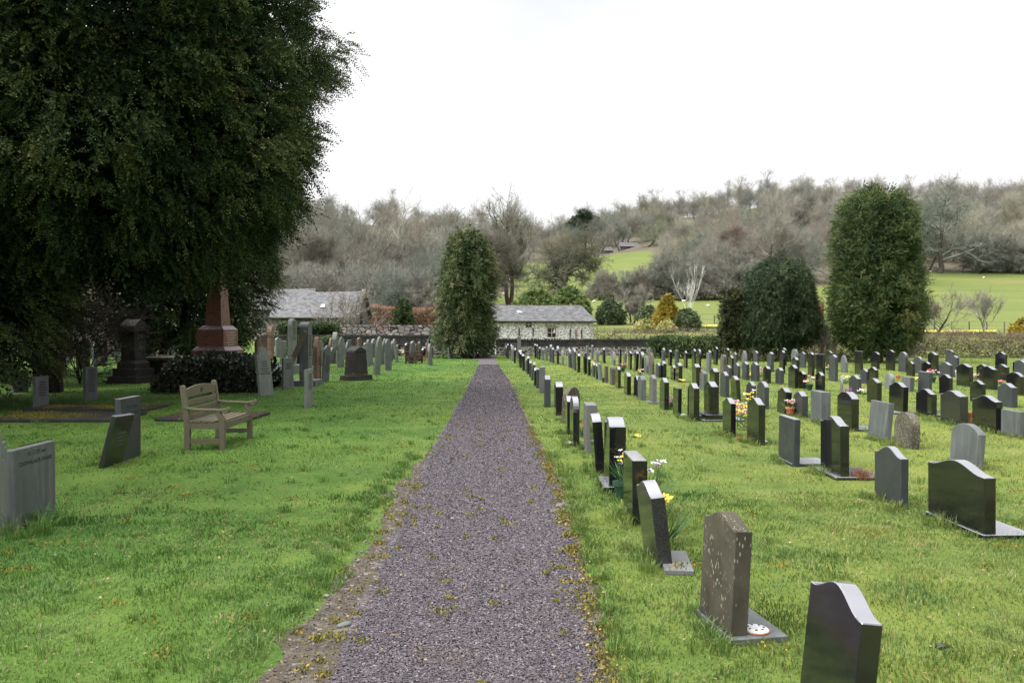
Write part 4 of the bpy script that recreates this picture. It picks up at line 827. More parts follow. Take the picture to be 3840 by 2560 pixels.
# fences
def fence(label, pts, h, n):
    t = thing('wire_fence', (pts[0][0], pts[0][1], 0), label, 'fence'); o = Vector((pts[0][0], pts[0][1], 0)); wr = MB(); prev = None
    for i in range(n):
        f = i / (n - 1); x = pts[0][0] + (pts[1][0] - pts[0][0]) * f; y = pts[0][1] + (pts[1][1] - pts[0][1]) * f; z = ztf(x, y)
        b_ = MB(); b_.box(-.05, .05, -.05, .05, -.1, h, taper=.008); b_.build('post', M['post'], t, (x - o.x, y - o.y, z), random.Random(i).uniform(0, 1))
        p = Vector((x - o.x, y - o.y, z))
        if prev is not None:
            for k in (.35, .65, .92): wr.tube(prev + Vector((0, 0, h * k)), p + Vector((0, 0, h * k)), .008, .008, 4)
        prev = p
    wr.build('wire', M['wire'], t)
fence('post and wire fence along the lower edge of the sheep field', [(pX(2215, 93), 93), (pX(2790, 86), 86)], 1.1, 12)
fence('post and wire fence above the daffodil strip', [(pX(3440, 75.5), 75.5), (pX(3900, 73.5), 73.5)], 1.1, 8)
# daffodils on the bank
rng = np.random.default_rng(8)
def daffs(name, px0, px1, Y, wd, n, label):
    x = rng.uniform(pX(px0, Y), pX(px1, Y), n); y = Y + rng.uniform(-wd, wd, n) + rng.normal(size=n) * .1; P = np.stack([x, y, zt(x, y)], -1)
    c = P.mean(0); D = unit(rng.normal(size=(n, 3)) * .25 + [0, 0, 1]); me1 = kites(P - c, D, unit(np.cross(D, runit(rng, n))), rng.uniform(.25, .38, n), np.full(n, .02))
    k = n // 2; H_ = P[:k] - c + D[:k] * .36; u = runit(rng, k); q = kites(H_, u, unit(np.cross(u, runit(rng, k))), np.full(k, .10), np.full(k, .055)); q2 = kites(H_, -u, unit(np.cross(u, runit(rng, k))), np.full(k, .10), np.full(k, .055))
    me = npmesh(name, np.concatenate([me1, q, q2]), 4, M['leafgreen']); me.materials.append(M['fdaff']); mi = np.zeros(len(me.polygons), np.int32); mi[n:] = 1; me.polygons.foreach_set('material_index', mi)
    tag(link(name, me, None, tuple(c)), label, 'flowers', None, 'stuff')
M['fdaff'] = plain('daffodil_petals', (.75, .66, .16), .6)
daffs('daffodil_bed', 3440, 3735, 73, .35, 2600, 'long yellow strip of daffodils on the bank beyond the brown hedge')
daffs('daffodil_bed', 2625, 2735, 82, .4, 500, 'sparse pale daffodils along the field fence')

# ------------------------------------------------------------------ sheep
def make_sheep():
    me = bpy.data.meshes.new('sheep'); vs = [(-.42, 0, .55), (0, 0, .58), (.38, 0, .56), (.60, 0, .74), (.80, 0, .70)]; es = [(0, 1), (1, 2), (2, 3), (3, 4)]; rad = [.20, .27, .22, .11, .055]
    for bx, pi in ((-.36, 0), (.34, 2)):
        for sy in (-.13, .13):
            k = len(vs); vs += [(bx, sy, .34), (bx + (.05 if bx < 0 else 0), sy, .18), (bx, sy, .0)]; es += [(pi, k), (k, k + 1), (k + 1, k + 2)]; rad += [.08, .045, .04]
    for sy in (-.10, .10): k = len(vs); vs.append((.62, sy, .80)); es.append((3, k)); rad.append(.03)
    me.from_pydata(vs, es, []); o = bpy.data.objects.new('tmp', me); C.objects.link(o); m_ = o.modifiers.new('s', 'SKIN'); 
    for i, r_ in enumerate(rad): me.skin_vertices[0].data[i].radius = (r_, r_)
    me.skin_vertices[0].data[1].use_root = True
    o.modifiers.new('u', 'SUBSURF').levels = 1; dg = bpy.context.evaluated_depsgraph_get(); m2 = bpy.data.meshes.new_from_object(o.evaluated_get(dg)); bpy.data.objects.remove(o)
    m2.materials.clear(); m2.materials.append(M['sheepwool']); m2.polygons.foreach_set('use_smooth', [True] * len(m2.polygons)); m2.name = 'sheep'; return m2
shm = make_sheep()
for px, y, rz, lab in ((2227, 1135, .3, 'cream sheep in the field nearest the laurel over the cottage'), (2353, 1147, 2.0, 'cream sheep behind the vase-shaped leafless shrub'), (2562, 1134, -.3, 'woolly sheep half hidden by the white birch'),
                       (2655, 1153, 3.4, 'pale sheep just beyond the white birch'), (1874, 1103, .2, 'white sheep by the two-stemmed tree'), (1889, 1106, 2.7, 'second white sheep close against the two-stemmed tree'),
                       (3687, 1045, .5, 'lone sheep high on the far field'), (3488, 1022, 2.4, 'sheep under the broad leafless oak on the far field')):
    # find the distance at which the ground shows at this row
    Ys = np.arange(85, 230, .5); Xs = (px - CX) * Ys / F; yy = HY - (zt(Xs, Ys) - EYE) * F / Ys; Y = float(Ys[np.argmax(yy <= y)]) if (yy <= y).any() else 120
    Y = Y or 120; X = pX(px, Y); s = link('sheep', shm, None, (X, Y, ztf(X, Y) - .02), rz); s.scale = (.58,) * 3; tag(s, lab, 'sheep', 'sheep in the fields')

# ------------------------------------------------------------------ headstones
def sprofile(shape, w, h, zb=-.12):
    L_ = [(w / 2, zb), (-w / 2, zb)]; P = []
    if shape == 'flat': P = [(-w / 2, h), (w / 2, h)]
    elif shape == 'slant': P = [(-w / 2, h), (w / 2, h * .965)]
    elif shape == 'ogee':
        r = min(.14 * w, .078); P = [(-w / 2 + w * i / 18, h - r + r * (.5 - .5 * math.cos(2 * math.pi * min(max((i / 18 - .04) / .92, 0), 1)))) for i in range(19)]
    elif shape == 'round': r = .17 * w; P = [(-w / 2 + w * i / 14, h - r + r * math.sin(math.pi * i / 14) ** .8) for i in range(15)]
    elif shape == 'arch': r = .42 * w; P = [(-w / 2 * math.cos(math.pi * i / 14), h - r + r * math.sin(math.pi * i / 14)) for i in range(15)]
    elif shape == 'gothic': r = .62 * w; P = [(-w / 2 + w / 2 * i / 7, h - r + r * math.sin(math.pi / 2 * i / 7) ** .8) for i in range(8)] + [(w / 2 * i / 7, h - r + r * math.sin(math.pi / 2 * (1 - i / 7)) ** .8) for i in range(1, 8)]
    elif shape == 'shoulder':
        a = w * .16; r = w * .30; P = [(-w / 2, h - r - .05), (-w / 2 + a * .4, h - r - .02), (-w / 2 + a, h - r - .03)] + [(-(w / 2 - a) * math.cos(math.pi * i / 10), h - r + r * math.sin(math.pi * i / 10)) for i in range(11)] + [(w / 2 - a, h - r - .03), (w / 2 - a * .4, h - r - .02), (w / 2, h - r - .05)]
    elif shape == 'peak': P = [(-w / 2, h * .88), (0, h), (w / 2, h * .88)]
    return [p for p in L_ + P]
SHN = dict(flat='square-topped', slant='square-topped', ogee='wave-topped', round='round-shouldered', arch='arch-topped', gothic='pointed', shoulder='shouldered', peak='gable-topped')
MTN = dict(black='polished black', black2='speckled black', honed='dull dark slate', slate='grey slate', slategreen='weathered grey-green', lichen='lichen-crusted', brown='brown lichen-streaked', grey='grey granite', rust='rust-stained', soot='soot-black', white='pale marble', redgranite='red granite')
rs = random.Random(99)
STONES = []
def lines_part(parent, w, h, t, z_top, rows, side=1, mat='letter', zl=.045, frac=.74):
    """short worn strokes of an inscription too small to read, cut on the face"""
    b_ = MB(); rg = random.Random(int(h * 1e4)); x0 = side * (t / 2 + .0005); x1 = side * (t / 2 + .0022)
    for r_ in range(rows):
        z = z_top - r_ * zl; hw = w * frac / 2 * rg.uniform(.5, 1); u = -hw
        while u < hw:
            l = rg.uniform(.012, .03); b_.box(min(x0, x1), max(x0, x1), u, min(hw, u + l), z - zl * .28, z + zl * .18); u += l + .008
    return b_.build('lettering', M[mat], parent)
def text_part(parent, body, size, x, z, side, mat, y=0, font_scale=1.0, name='lettering'):
    cu = bpy.data.curves.new('t', 'FONT'); cu.body = body; cu.size = size; cu.align_x = 'CENTER'; cu.extrude = .0012; cu.space_character = 1.1; cu.offset = size * .012
    o = bpy.data.objects.new('tmp', cu); C.objects.link(o); dg = bpy.context.evaluated_depsgraph_get(); me = bpy.data.meshes.new_from_object(o.evaluated_get(dg)); bpy.data.objects.remove(o)
    me.materials.clear(); me.materials.append(mat); o = link(name, me, parent); o.matrix_local = Matrix.Translation((x, y, z)) @ Matrix.Rotation(R(90) * side, 4, 'Z') @ Matrix.Rotation(R(90), 4, 'X') @ Matrix.Scale(font_scale, 4, (1, 0, 0)); return o
def headstone(x, y, h, w=.55, t=.08, shape='ogee', mat='black', rz=0, ry=0, rx=0, slab=None, plinth=None, label='', group=None, insc=None, name='headstone', bev=.004, center=False):
    """x, y: the near left foot of the tablet"""
    if center: cx, cy = x, y
    else: cx = x + t / 2 * math.cos(rz) - w / 2 * math.sin(rz); cy = y + t / 2 * math.sin(rz) + w / 2 * math.cos(rz)
    zb = plinth[2] if plinth else 0; mb = MB(); mb.prism(sprofile(shape, w, h - zb, 0 if plinth else -.12), -t / 2, t / 2)
    if not (slab or plinth or insc):
        o = mb.build(name, M[mat], None, (cx, cy, 0), rz, bevel=bev); o.rotation_euler = (rx, ry, rz); tag(o, label, 'headstone', group); STONES.append(o); return o
    r_ = thing(name, (cx, cy, 0), label, 'headstone', group, rz)
    tb = mb.build('tablet', M[mat], r_, (0, 0, zb), bevel=bev); tb.rotation_euler = (rx, ry, 0)
    if plinth:
        pw, pt, ph = plinth[:3]; b_ = MB(); b_.box(-pt / 2, pt / 2, -pw / 2, pw / 2, -.08, ph - .003, taper=.006); b_.build('plinth', M[plinth[3] if len(plinth) > 3 else mat], r_)
    if slab:
        sw, s0, s1, sm = slab; b_ = MB(); b_.box(s0, s1, -sw / 2, sw / 2, -.06, .035); b_.build('base_slab', M[sm], r_, bevel=.004)
    if insc: lines_part(tb, w, h, t, *insc)
    STONES.append(r_); return r_
def hs_h(y, ytop, w, shape):
    Y = gY(y); k = Y + (w if shape in ('flat', 'slant') else w / 2); return EYE - (ytop - HY) * k / F
ORD = 'first second third fourth fifth sixth seventh eighth ninth tenth eleventh twelfth thirteenth fourteenth fifteenth sixteenth seventeenth eighteenth nineteenth twentieth'.split()
ORD += ['twenty-' + o for o in ORD[:9]] + ['thirtieth'] + ['thirty-' + o for o in ORD[:9]] + ['fortieth'] + ['forty-' + o for o in ORD[:9]]
ROWN = {1: 'the path-side row', 2: 'the second row', 3: 'the third row', 4: 'the fourth row', 5: 'the fifth row', 6: 'the sixth row', 7: 'the seventh row', 8: 'the outermost row'}
# (x, y of the near left foot, y of the top, shape, material, options) in photograph rows and columns
PIN = {
1: [(2742, 2418, 1923, 'ogee', 'brown', dict(w=.42, t=.10, rz=R(10), ry=.05, slab=(.50, -.06, .27, 'slate'), l='brown lichen-streaked stone with a white flower holder on its slab')),
    (2474, 2135, 1800, 'ogee', 'black2', dict(w=.52, t=.10, rz=.05, ry=-.12, l='leaning dark stone with a speckled granite edge, grey slab and orange moss at its foot')),
    (2374, 1974, 1690, 'flat', 'black', dict(w=.56, t=.13, l='square black block headstone with a yellow flower lying on top')),
    (2285, 1849, 1563, 'ogee', 'black', dict(w=.52, t=.17, plinth=(.66, .30, .07), l='thick black headstone on a stepped black base beside the path')),
    (2236, 1783, 1549, 'ogee', 'black', dict(w=.50, t=.11, ry=-.07, l='black headstone leaning towards the path, reflecting brown, just before the one on a stepped base')),
    (2200, 1701, 1507, 'flat', 'grey', dict(w=.48, t=.15, l='square-topped grey granite headstone with a rough speckled side')),
    (2150, 1675, 1486, 'arch', 'black', dict(w=.5, t=.09, l='slim arch-topped black headstone with pale stones at its foot')),
    (2128, 1630, 1484, 'ogee', 'black', dict(w=.5, t=.08, l='narrow black wave-topped headstone tucked behind the arch-topped one')),
    (2104, 1586, 1449, 'arch', 'lichen', dict(w=.6, t=.09, ry=.05, rz=-.5, l='grey lichened round stone leaning away from the path')),
    (2085, 1559, 1431, 'round', 'black', dict(w=.5, t=.14, l='thick black headstone with a bright flat top, before the leaning lichened one')),
    (2044, 1527, 1407, 'ogee', 'honed', dict(w=.5, t=.12, l='dark slate stone with a steel-grey edge beside the path')),
    (2026, 1475, 1373, 'flat', 'grey', dict(w=.5, t=.13, l='pale grey square stone with a brown stain at its top beside the path')),
    (2011, 1456, 1381, 'flat', 'honed', {}), (2003, 1446, 1378, 'ogee', 'black', {}), (1992, 1426, 1357, 'round', 'honed', dict(ry=.12)), (1985, 1414, 1352, 'ogee', 'honed', {}), (1977, 1403, 1335, 'ogee', 'black', {}), (1970, 1396, 1342, 'ogee', 'slate', {})],
2: [(3700, 2023, 1725, 'ogee', 'black', dict(w=.84, t=.095, slab=(.88, -.07, .36, 'black'), l='widest polished black headstone, double width, on a thin black slab')),
    (3382, 1912, 1674, 'ogee', 'honed', dict(w=.55, t=.075, l='dull dark slate wave-topped headstone in front of the double-width black one')),
    (3155, 1800, 1560, 'ogee', 'black', dict(w=.6, t=.10, slab=(.68, -.12, .42, 'black'), l='tall polished black headstone on a slab with a rusty dried plant beside it')),
    (2979, 1752, 1554, 'flat', 'honed', dict(w=.58, t=.075, slab=(.5, -.05, .45, 'honed'), l='square-topped dull slate headstone with a thin slab projecting at its side')),
    (2847, 1671, 1491, 'ogee', 'black', dict(w=.55, t=.095, l='broad polished black headstone with a white stone at its foot, right of the flower bed')),
    (2742, 1638, 1491, 'ogee', 'black', dict(w=.5, t=.08, l='short black headstone in front of the pink and yellow flower bed')),
    (2673, 1579, 1430, 'ogee', 'black', dict(w=.55, t=.12, plinth=(.72, .42, .12), slab=(.8, -.27, .5, 'honed'), l='tall black headstone standing on a stepped black plinth in the second row')),
    (2603, 1580, 1436, 'ogee', 'black', dict(w=.55, t=.10, slab=(.3, -.05, .35, 'honed'), l='tall black headstone just left of the one on a stepped plinth')),
    (2543, 1560, 1449, 'flat', 'black', dict(w=.5, t=.07, l='square-topped black headstone with a small white bowl at its foot')),
    (2492, 1538, 1416, 'ogee', 'black', dict(w=.55, t=.095, l='black headstone with purple and pink flowers beside its foot')),
    (2448, 1514, 1405, 'ogee', 'grey', dict(w=.5, t=.09, slab=(.6, -.1, .4, 'grey'), l='grey granite wave-topped headstone on a low grey slab')),
    (2405, 1501, 1408, 'round', 'slate', dict(w=.5, t=.12, l='round-shouldered grey slate headstone between two black ones')),
    (2388, 1490, 1408, 'round', 'black', dict(w=.55, t=.09)), (2352, 1481, 1395, 'round', 'black', dict(w=.55, t=.10)), (2318, 1456, 1374, 'ogee', 'black', dict(w=.5, t=.08)),
    (2294, 1444, 1376, 'round', 'lichen', dict(w=.4, t=.12, l='stubby lichen-speckled round stone in the second row')), (2270, 1436, 1371, 'flat', 'lichen', dict(w=.4, t=.09, l='short square lichened stone beside the stubby round one')),
    (2250, 1427, 1361, 'flat', 'slategreen', dict(ry=-.07, w=.5)), (2236, 1421, 1363, 'ogee', 'black', {}), (2225, 1414, 1360, 'ogee', 'honed', {}), (2206, 1409, 1338, 'ogee', 'black', dict(t=.09))],
3: [(3664, 1765, 1588, 'round', 'slate', dict(w=.6, t=.09, ry=.07, l='leaning grey slate round-shouldered stone with a pale blotch, behind the double-width black one')),
    (3420, 1686, 1545, 'arch', 'lichen', dict(w=.5, t=.12, ry=.03, l='small arch-topped stone thickly spotted with white lichen')),
    (3320, 1657, 1499, 'flat', 'slate', dict(w=.6, t=.09, ry=.10, l='square grey slate stone with lichen specks, leaning to the right')),
    (3196, 1618, 1468, 'round', 'black', dict(w=.6, t=.12, slab=(.6, -.05, .4, 'honed'), l='thick polished black round-shouldered headstone with a small white-topped slab')),
    (3083, 1592, 1462, 'flat', 'slate', dict(w=.55, t=.16, l='thick square grey-green stone with a faint reflection, behind the small coloured bouquets')),
    (3011, 1567, 1467, 'ogee', 'honed', dict(w=.5, t=.11, l='dark wave-topped stone between two small bouquets')),
    (2944, 1553, 1453, 'ogee', 'black', dict(w=.5, t=.12, ry=.06, l='dark headstone leaning right with a terracotta pot of pink flowers')),
    (2869, 1535, 1430, 'round', 'honed', dict(w=.6, t=.09)), (2823, 1508, 1431, 'ogee', 'honed', dict(w=.5)), (2766, 1504, 1409, 'ogee', 'black', dict(w=.5, t=.09, ry=-.07, l='black headstone leaning left with a scrap of red at its top')),
    (2722, 1490, 1393, 'ogee', 'honed', dict(w=.55, t=.09)), (2640, 1464, 1389, 'ogee', 'slate', dict(w=.5, t=.1, l='pale grey slate headstone between black ones in the third row')), (2680, 1475, 1380, 'ogee', 'black', dict(w=.55, t=.12)),
    (2612, 1450, 1364, 'ogee', 'black', dict(w=.6, t=.13)), (2546, 1433, 1360, 'ogee', 'black', dict(w=.55, t=.11)), (2527, 1427, 1369, 'ogee', 'black', {}), (2489, 1418, 1353, 'ogee', 'black', dict(w=.55, t=.1)), (2470, 1416, 1360, 'ogee', 'honed', dict(w=.55))],
4: [(3829, 1645, 1533, 'flat', 'slate', dict(w=.5, t=.1, l='square grey stone cut off by the edge of the photo')),
    (3738, 1627, 1482, 'ogee', 'black', dict(w=.68, t=.11, l='broad polished black headstone near the edge of the photo, fourth row')),
    (3604, 1596, 1464, 'ogee', 'black2', dict(w=.66, t=.14, l='dark headstone with an ochre moss smear across its back and a terracotta pot beside it')),
    (3496, 1567, 1458, 'ogee', 'black', dict(w=.6, t=.10, slab=(.3, -.05, .3, 'honed'), l='black headstone with a dark vase at its foot, left of the moss-smeared one')),
    (3388, 1554, 1432, 'ogee', 'black', dict(w=.62, t=.1, ry=.02, slab=(.6, -.2, .3, 'honed'), l='tall black headstone just behind the leaning square slate one')),
    (3292, 1514, 1418, 'ogee', 'black', dict(w=.55, t=.1)), (3218, 1478, 1406, 'ogee', 'honed', dict(w=.55, t=.1)), (3154, 1487, 1407, 'arch', 'slategreen', dict(w=.55, t=.06, rz=-.35, l='pale weathered round stone with dark streaks in the fourth row')),
    (3083, 1469, 1395, 'ogee', 'black', dict(w=.5, t=.09)), (3014, 1458, 1391, 'ogee', 'black', dict(w=.5, t=.1)), (2982, 1457, 1367, 'ogee', 'black', dict(w=.6, t=.1)), (2928, 1441, 1378, 'ogee', 'honed', dict(w=.5, t=.11)),
    (2880, 1437, 1372, 'ogee', 'black', dict(w=.5, t=.1)), (2838, 1430, 1357, 'ogee', 'honed', dict(w=.6, t=.1)), (2800, 1425, 1355, 'ogee', 'honed', dict(w=.55, t=.1)), (2768, 1418, 1361, 'ogee', 'honed', dict(w=.55)), (2735, 1423, 1369, 'ogee', 'honed', {})],
5: [(3798, 1529, 1436, 'ogee', 'honed', dict(w=.55, t=.12)), (3684, 1511, 1426, 'ogee', 'black', dict(w=.5, t=.09)), (3562, 1480, 1403, 'ogee', 'black', dict(w=.52, t=.09)), (3485, 1475, 1391, 'flat', 'honed', dict(w=.6, t=.08)), (3412, 1469, 1411, 'flat', 'slate', dict(w=.5, t=.12, ry=.06)),
    (3343, 1460, 1399, 'arch', 'slategreen', dict(w=.45, t=.11, l='pale streaked arch-topped stone in the fifth row')), (3285, 1445, 1375, 'ogee', 'black', dict(w=.55)), (3250, 1440, 1382, 'ogee', 'honed', {})],
6: [(3829, 1483, 1395, 'round', 'black', dict(w=.6, t=.1)), (3728, 1462, 1372, 'ogee', 'black', dict(w=.7, t=.12)), (3636, 1450, 1363, 'ogee', 'black', dict(w=.7, t=.12)), (3563, 1432, 1357, 'ogee', 'honed', dict(w=.7, t=.1)), (3485, 1414, 1355, 'ogee', 'black', {}), (3424, 1411, 1354, 'ogee', 'black', {})],
7: [(3776, 1432, 1365, 'ogee', 'black', dict(w=.6, t=.1)), (3700, 1425, 1365, 'ogee', 'black', dict(w=.6, t=.1))],
8: [(3835, 1402, 1350, 'ogee', 'black', dict(w=.6, t=.1))]}
ROWX = {1: ([5, 30, 40, 52], [1.2, .55, .12, -.62]), 2: ([6, 25, 29, 32, 36, 41, 46], [3.9, 2.95, 2.73, 2.5, 2.4, 1.83, 1.25]), 3: ([10, 25, 36, 45], [5.7, 5.15, 4.7, 3.7]), 4: ([12, 22, 30, 42], [7.8, 8.1, 7.6, 6.6]),
        5: ([17, 23, 30, 39], [10.5, 10.4, 10, 9.2]), 6: ([20, 34, 38], [12.9, 12.5, 12.1]), 7: ([25, 34], [15.4, 14.9]), 8: ([27, 34], [17.5, 17.1])}
END = {1: 49.8, 2: 47, 3: 44, 4: 41.5, 5: 39, 6: 37, 7: 35, 8: 34}; START8 = {7: 24.8, 8: 28}
rows_all = {}
for r_, lst in PIN.items():
    row = []
    for (x, y, yt, sh, mt, o) in lst:
        o = dict(o); w_ = o.pop('w', .5); Y = gY(y); X = pX(x, Y); row.append((Y, X, hs_h(y, yt, w_, sh), w_, sh, mt, o))
    Ymax = max(q[0] for q in row); ys = START8.get(r_, Ymax + 1.15); pinned = [q[0] for q in row]
    if r_ >= 7: ys = START8[r_]
    while ys < END[r_]:
        if min(abs(ys - p) for p in pinned) > 1.0 and rs.random() < .93:
            mt = rs.choice(['black'] * 5 + ['honed'] * 4 + ['slate'] * 2 + ['slategreen', 'lichen', 'grey'] if r_ <= 4 else ['black'] * 6 + ['honed'] * 3 + ['slate'])
            sh = rs.choice(['ogee'] * 5 + ['round', 'flat', 'arch'] if mt in ('black', 'honed') else ['round', 'arch', 'flat', 'ogee', 'gothic'])
            row.append((ys, float(np.interp(ys, *ROWX[r_])) + rs.uniform(-.06, .06), rs.uniform(.62, .86), rs.uniform(.45, .62), sh, mt, dict(t=rs.uniform(.07, .11), ry=rs.gauss(0, .02))))
        ys += rs.uniform(.95, 1.35)
    row.sort(key=lambda q: q[0]); rows_all[r_] = row
# the nearest stone of all, cut by the lower edge of the photograph
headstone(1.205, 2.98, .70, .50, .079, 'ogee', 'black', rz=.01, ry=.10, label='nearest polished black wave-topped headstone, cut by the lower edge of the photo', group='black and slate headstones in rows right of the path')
for r_, row in rows_all.items():
    for i, (Y, X, h, w_, sh, mt, o) in enumerate(row):
        o = dict(o); lab = o.pop('l', None); k = i + (2 if r_ == 1 else 1)
        if not lab:
            d = MTN[mt] + ' ' + SHN[sh]
            lab = f"{d} headstone, {ORD[k - 1]} along {ROWN[r_]}"
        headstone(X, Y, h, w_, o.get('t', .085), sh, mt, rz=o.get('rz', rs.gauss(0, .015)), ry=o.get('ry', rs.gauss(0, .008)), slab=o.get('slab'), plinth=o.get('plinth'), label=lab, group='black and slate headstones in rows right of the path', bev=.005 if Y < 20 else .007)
# ---- the old stones on the left: (left, right, foot, top) in photograph columns and rows
def leftstone(xl, xr, yb, yt, shape, mat, label, w=None, t=.07, ry=0, plinth=None, insc=None, near=False, slab=None, yoff=0):
    Y = gY(yb); X = pX(xl, Y); h = EYE - (yt - HY) * Y / F; w = w or .55; best = None
    for a in range(0, 80):
        rz = -R(a); fx = X + t * math.cos(rz) - w * math.sin(rz); fy = Y + t * math.sin(rz) + w * math.cos(rz); e = abs(CX + F * fx / fy - xr)
        if best is None or e < best[0]: best = (e, rz)
    return headstone(X, Y, h, w, t, shape, mat, rz=best[1], ry=ry, plinth=plinth, slab=slab, insc=insc, label=label, group='old headstones left of the path')
r1 = leftstone(17, 184, 1993, 1690, 'flat', 'slate', 'large grey slate headstone lettered ER COF AM at the near corner of the photo', w=.62, t=.07, insc=None, slab=(.5, -.02, .02, 'slate'))
tb = [c for c in r1.children if c.name.startswith('tablet')][0]
text_part(tb, 'Er COF am', .054, .0355, .60, 1, M['letter'], .02, 1.0); text_part(tb, 'CADWALADR EVANS', .050, .0355, .525, 1, M['letter'], 0, .95)
b_ = MB(); b_.box(.0352, .0365, -.24, .25, .695, .702); b_.build('border_line', M['letter'], tb)
X, Y = pX(-105, 6.6), 6.6
headstone(X, Y, .86, .24, .07, 'shoulder', 'slategreen', rz=-R(20), label='sliver of a lichened pale stone cut by the edge of the photo', group='old headstones left of the path')
r2 = leftstone(428, 518, 1733, 1496, 'flat', 'honed', 'grey slate headstone with worn lettering standing behind the fallen-looking dark one', w=.55, t=.08, slab=(.4, -.02, .02, 'slate'))
tb = [c for c in r2.children if c.name.startswith('tablet')][0]; text_part(tb, 'ER COF AM', .05, .0405, .66, 1, M['letter'], .02); text_part(tb, 'ANNE HUGHES', .062, .0405, .575, 1, M['letter'], 0, .95)
leftstone(363, 440, 1757, 1553, 'slant', 'black2', 'thin dark slate tilted sharply right, leaning near the lettered grey one', w=.5, t=.06, ry=.26, insc=(.42, 4, 1, 'slate', .05))
leftstone(41, 105, 1472, 1392, 'flat', 'slate', 'small plain square grey slate furthest back in the shade', w=.5)
leftstone(120, 181, 1535, 1412, 'flat', 'slate', 'square grey slate with a dead ivy stem climbing its face', w=.45, insc=(.56, 6, 1, 'letter', .055))
leftstone(309, 364, 1504, 1377, 'flat', 'slate', 'upright grey slate covered with eleven lines of lettering', w=.46, t=.07, insc=(.72, 11, 1, 'letter', .05))
leftstone(968, 1026, 1485, 1300, 'shoulder', 'slategreen', 'tall pale carved-top headstone leaning left beside the ivy mound', w=.58, t=.07, ry=-.11, insc=(.85, 6, 1, 'letter', .06))
leftstone(1056, 1101, 1462, 1343, 'flat', 'slate', 'plain square grey slate with a dark edge beside the leaning timber', w=.6, t=.05, insc=(.7, 3, 1, 'letter', .06))
leftstone(1139, 1173, 1530, 1386, 'flat', 'slategreen', 'narrow square grey stone in front of the tall pillar stone', w=.42, t=.07, insc=(.7, 7, 1, 'letter', .05))
leftstone(1122, 1167, 1446, 1207, 'arch', 'slate', 'tall grey pillar headstone with a white rounded top on a two-step base', w=.5, t=.26, plinth=(.95, .8, .16, 'slate'), insc=(1.3, 9, 1, 'letter', .07))
leftstone(1078, 1113, 1398, 1194, 'arch', 'slategreen', 'tallest slender grey-green stone standing on a stepped base before the wall', w=.7, t=.16, plinth=(1.1, .8, .3, 'slategreen'), insc=(1.6, 9, 1, 'letter', .08))
leftstone(1174, 1204, 1435, 1263, 'gothic', 'rust', 'orange-brown weathered stone with a carved knob top', w=.5, t=.12, insc=(.8, 5, 1, 'letter', .06))
leftstone(1204, 1234, 1432, 1295, 'arch', 'slate', 'slender grey arched stone leaning right beside the orange one', w=.55, t=.06, ry=.07, insc=(.8, 9, 1, 'letter', .06))
leftstone(954, 1003, 1386, 1263, 'arch', 'rust', 'rust-streaked arched stone behind the leaning carved one', w=.62, t=.12)
leftstone(1003, 1024, 1352, 1220, 'gothic', 'rust', 'rusty pointed stone against the edge of the yew', w=.5, t=.2)
leftstone(1264, 1291, 1377, 1263, 'gothic', 'slategreen', 'lichen-dappled pointed stone left of the black pedestal', w=.6, t=.08, ry=.03)
leftstone(1245, 1267, 1362, 1245, 'gothic', 'slategreen', 'tall pointed stone on a pale block base before the wall', w=.55, t=.2, plinth=(.7, .5, .24, 'grey'))
leftstone(1373, 1388, 1374, 1273, 'arch', 'slategreen', 'slim grey stone just right of the black pedestal', w=.5, t=.08)
leftstone(1398, 1424, 1406, 1261, 'gothic', 'slategreen', 'tall thin pointed stone flecked with white lichen, leaning right', w=.55, t=.08, ry=.09)
leftstone(1420, 1441, 1366, 1268, 'gothic', 'slategreen', 'grey stone leaning strongly right behind two upright ones', w=.5, t=.08, ry=.15)
leftstone(1445, 1469, 1389, 1271, 'arch', 'slate', 'smooth grey arch-topped stone, nearest the far dark bench', w=.55, t=.08, ry=-.03)
leftstone(1483, 1495, 1358, 1270, 'arch', 'slategreen', 'thin stone leaning left just before the far dark bench', w=.5, t=.07, ry=-.13)
leftstone(1390, 1416, 1338, 1270, 'arch', 'slategreen', 'broad arched stone set back against the dark wall', w=.75, t=.12)
leftstone(1294, 1313, 1359, 1282, 'gothic', 'slate', 'grey pointed stone between the lichen-dappled one and the black pedestal', w=.5, t=.08)
leftstone(1030, 1056, 1340, 1265, 'round', 'slategreen', 'pale stone seen between the rusty arched stone and the tallest slender one', w=.7, t=.1)
leftstone(1484, 1492, 1334, 1293, 'flat', 'white', 'small bright white stone behind the far flower vase', w=.5, t=.1)
leftstone(1494, 1500, 1334, 1291, 'flat', 'black', 'small black stone beside the small bright white one', w=.5, t=.1)
leftstone(1607, 1624, 1339, 1297, 'arch', 'slate', 'short grey stone near the weeping cypress with a dark pot', w=.5, t=.12)
leftstone(1680, 1694, 1345, 1303, 'slant', 'slategreen', 'small leaning stone at the foot of the weeping cypress', w=.4, t=.1, ry=-.1)
leftstone(1590, 1597, 1336, 1301, 'arch', 'slategreen', 'small arched stone behind the terracotta trough', w=.5, t=.1)
leftstone(1567, 1578, 1338, 1283, 'arch', 'slategreen', 'taller arched stone directly behind the far dark bench', w=.5, t=.12)
leftstone(1519, 1532, 1340, 1285, 'flat', 'slate', 'square grey stone behind the back of the far dark bench', w=.5, t=.12)
leftstone(1642, 1650, 1330, 1290, 'flat', 'black', 'small black stone just left of the weeping cypress', w=.5, t=.1)
leftstone(126, 178, 1400, 1262, 'arch', 'soot', 'shaded dark arched stone behind the scrub, left of its taller neighbour', w=.7, t=.12)
leftstone(196, 248, 1408, 1262, 'arch', 'slategreen', 'shaded tall arched stone with a bright curved rim behind the scrub', w=.7, t=.12)
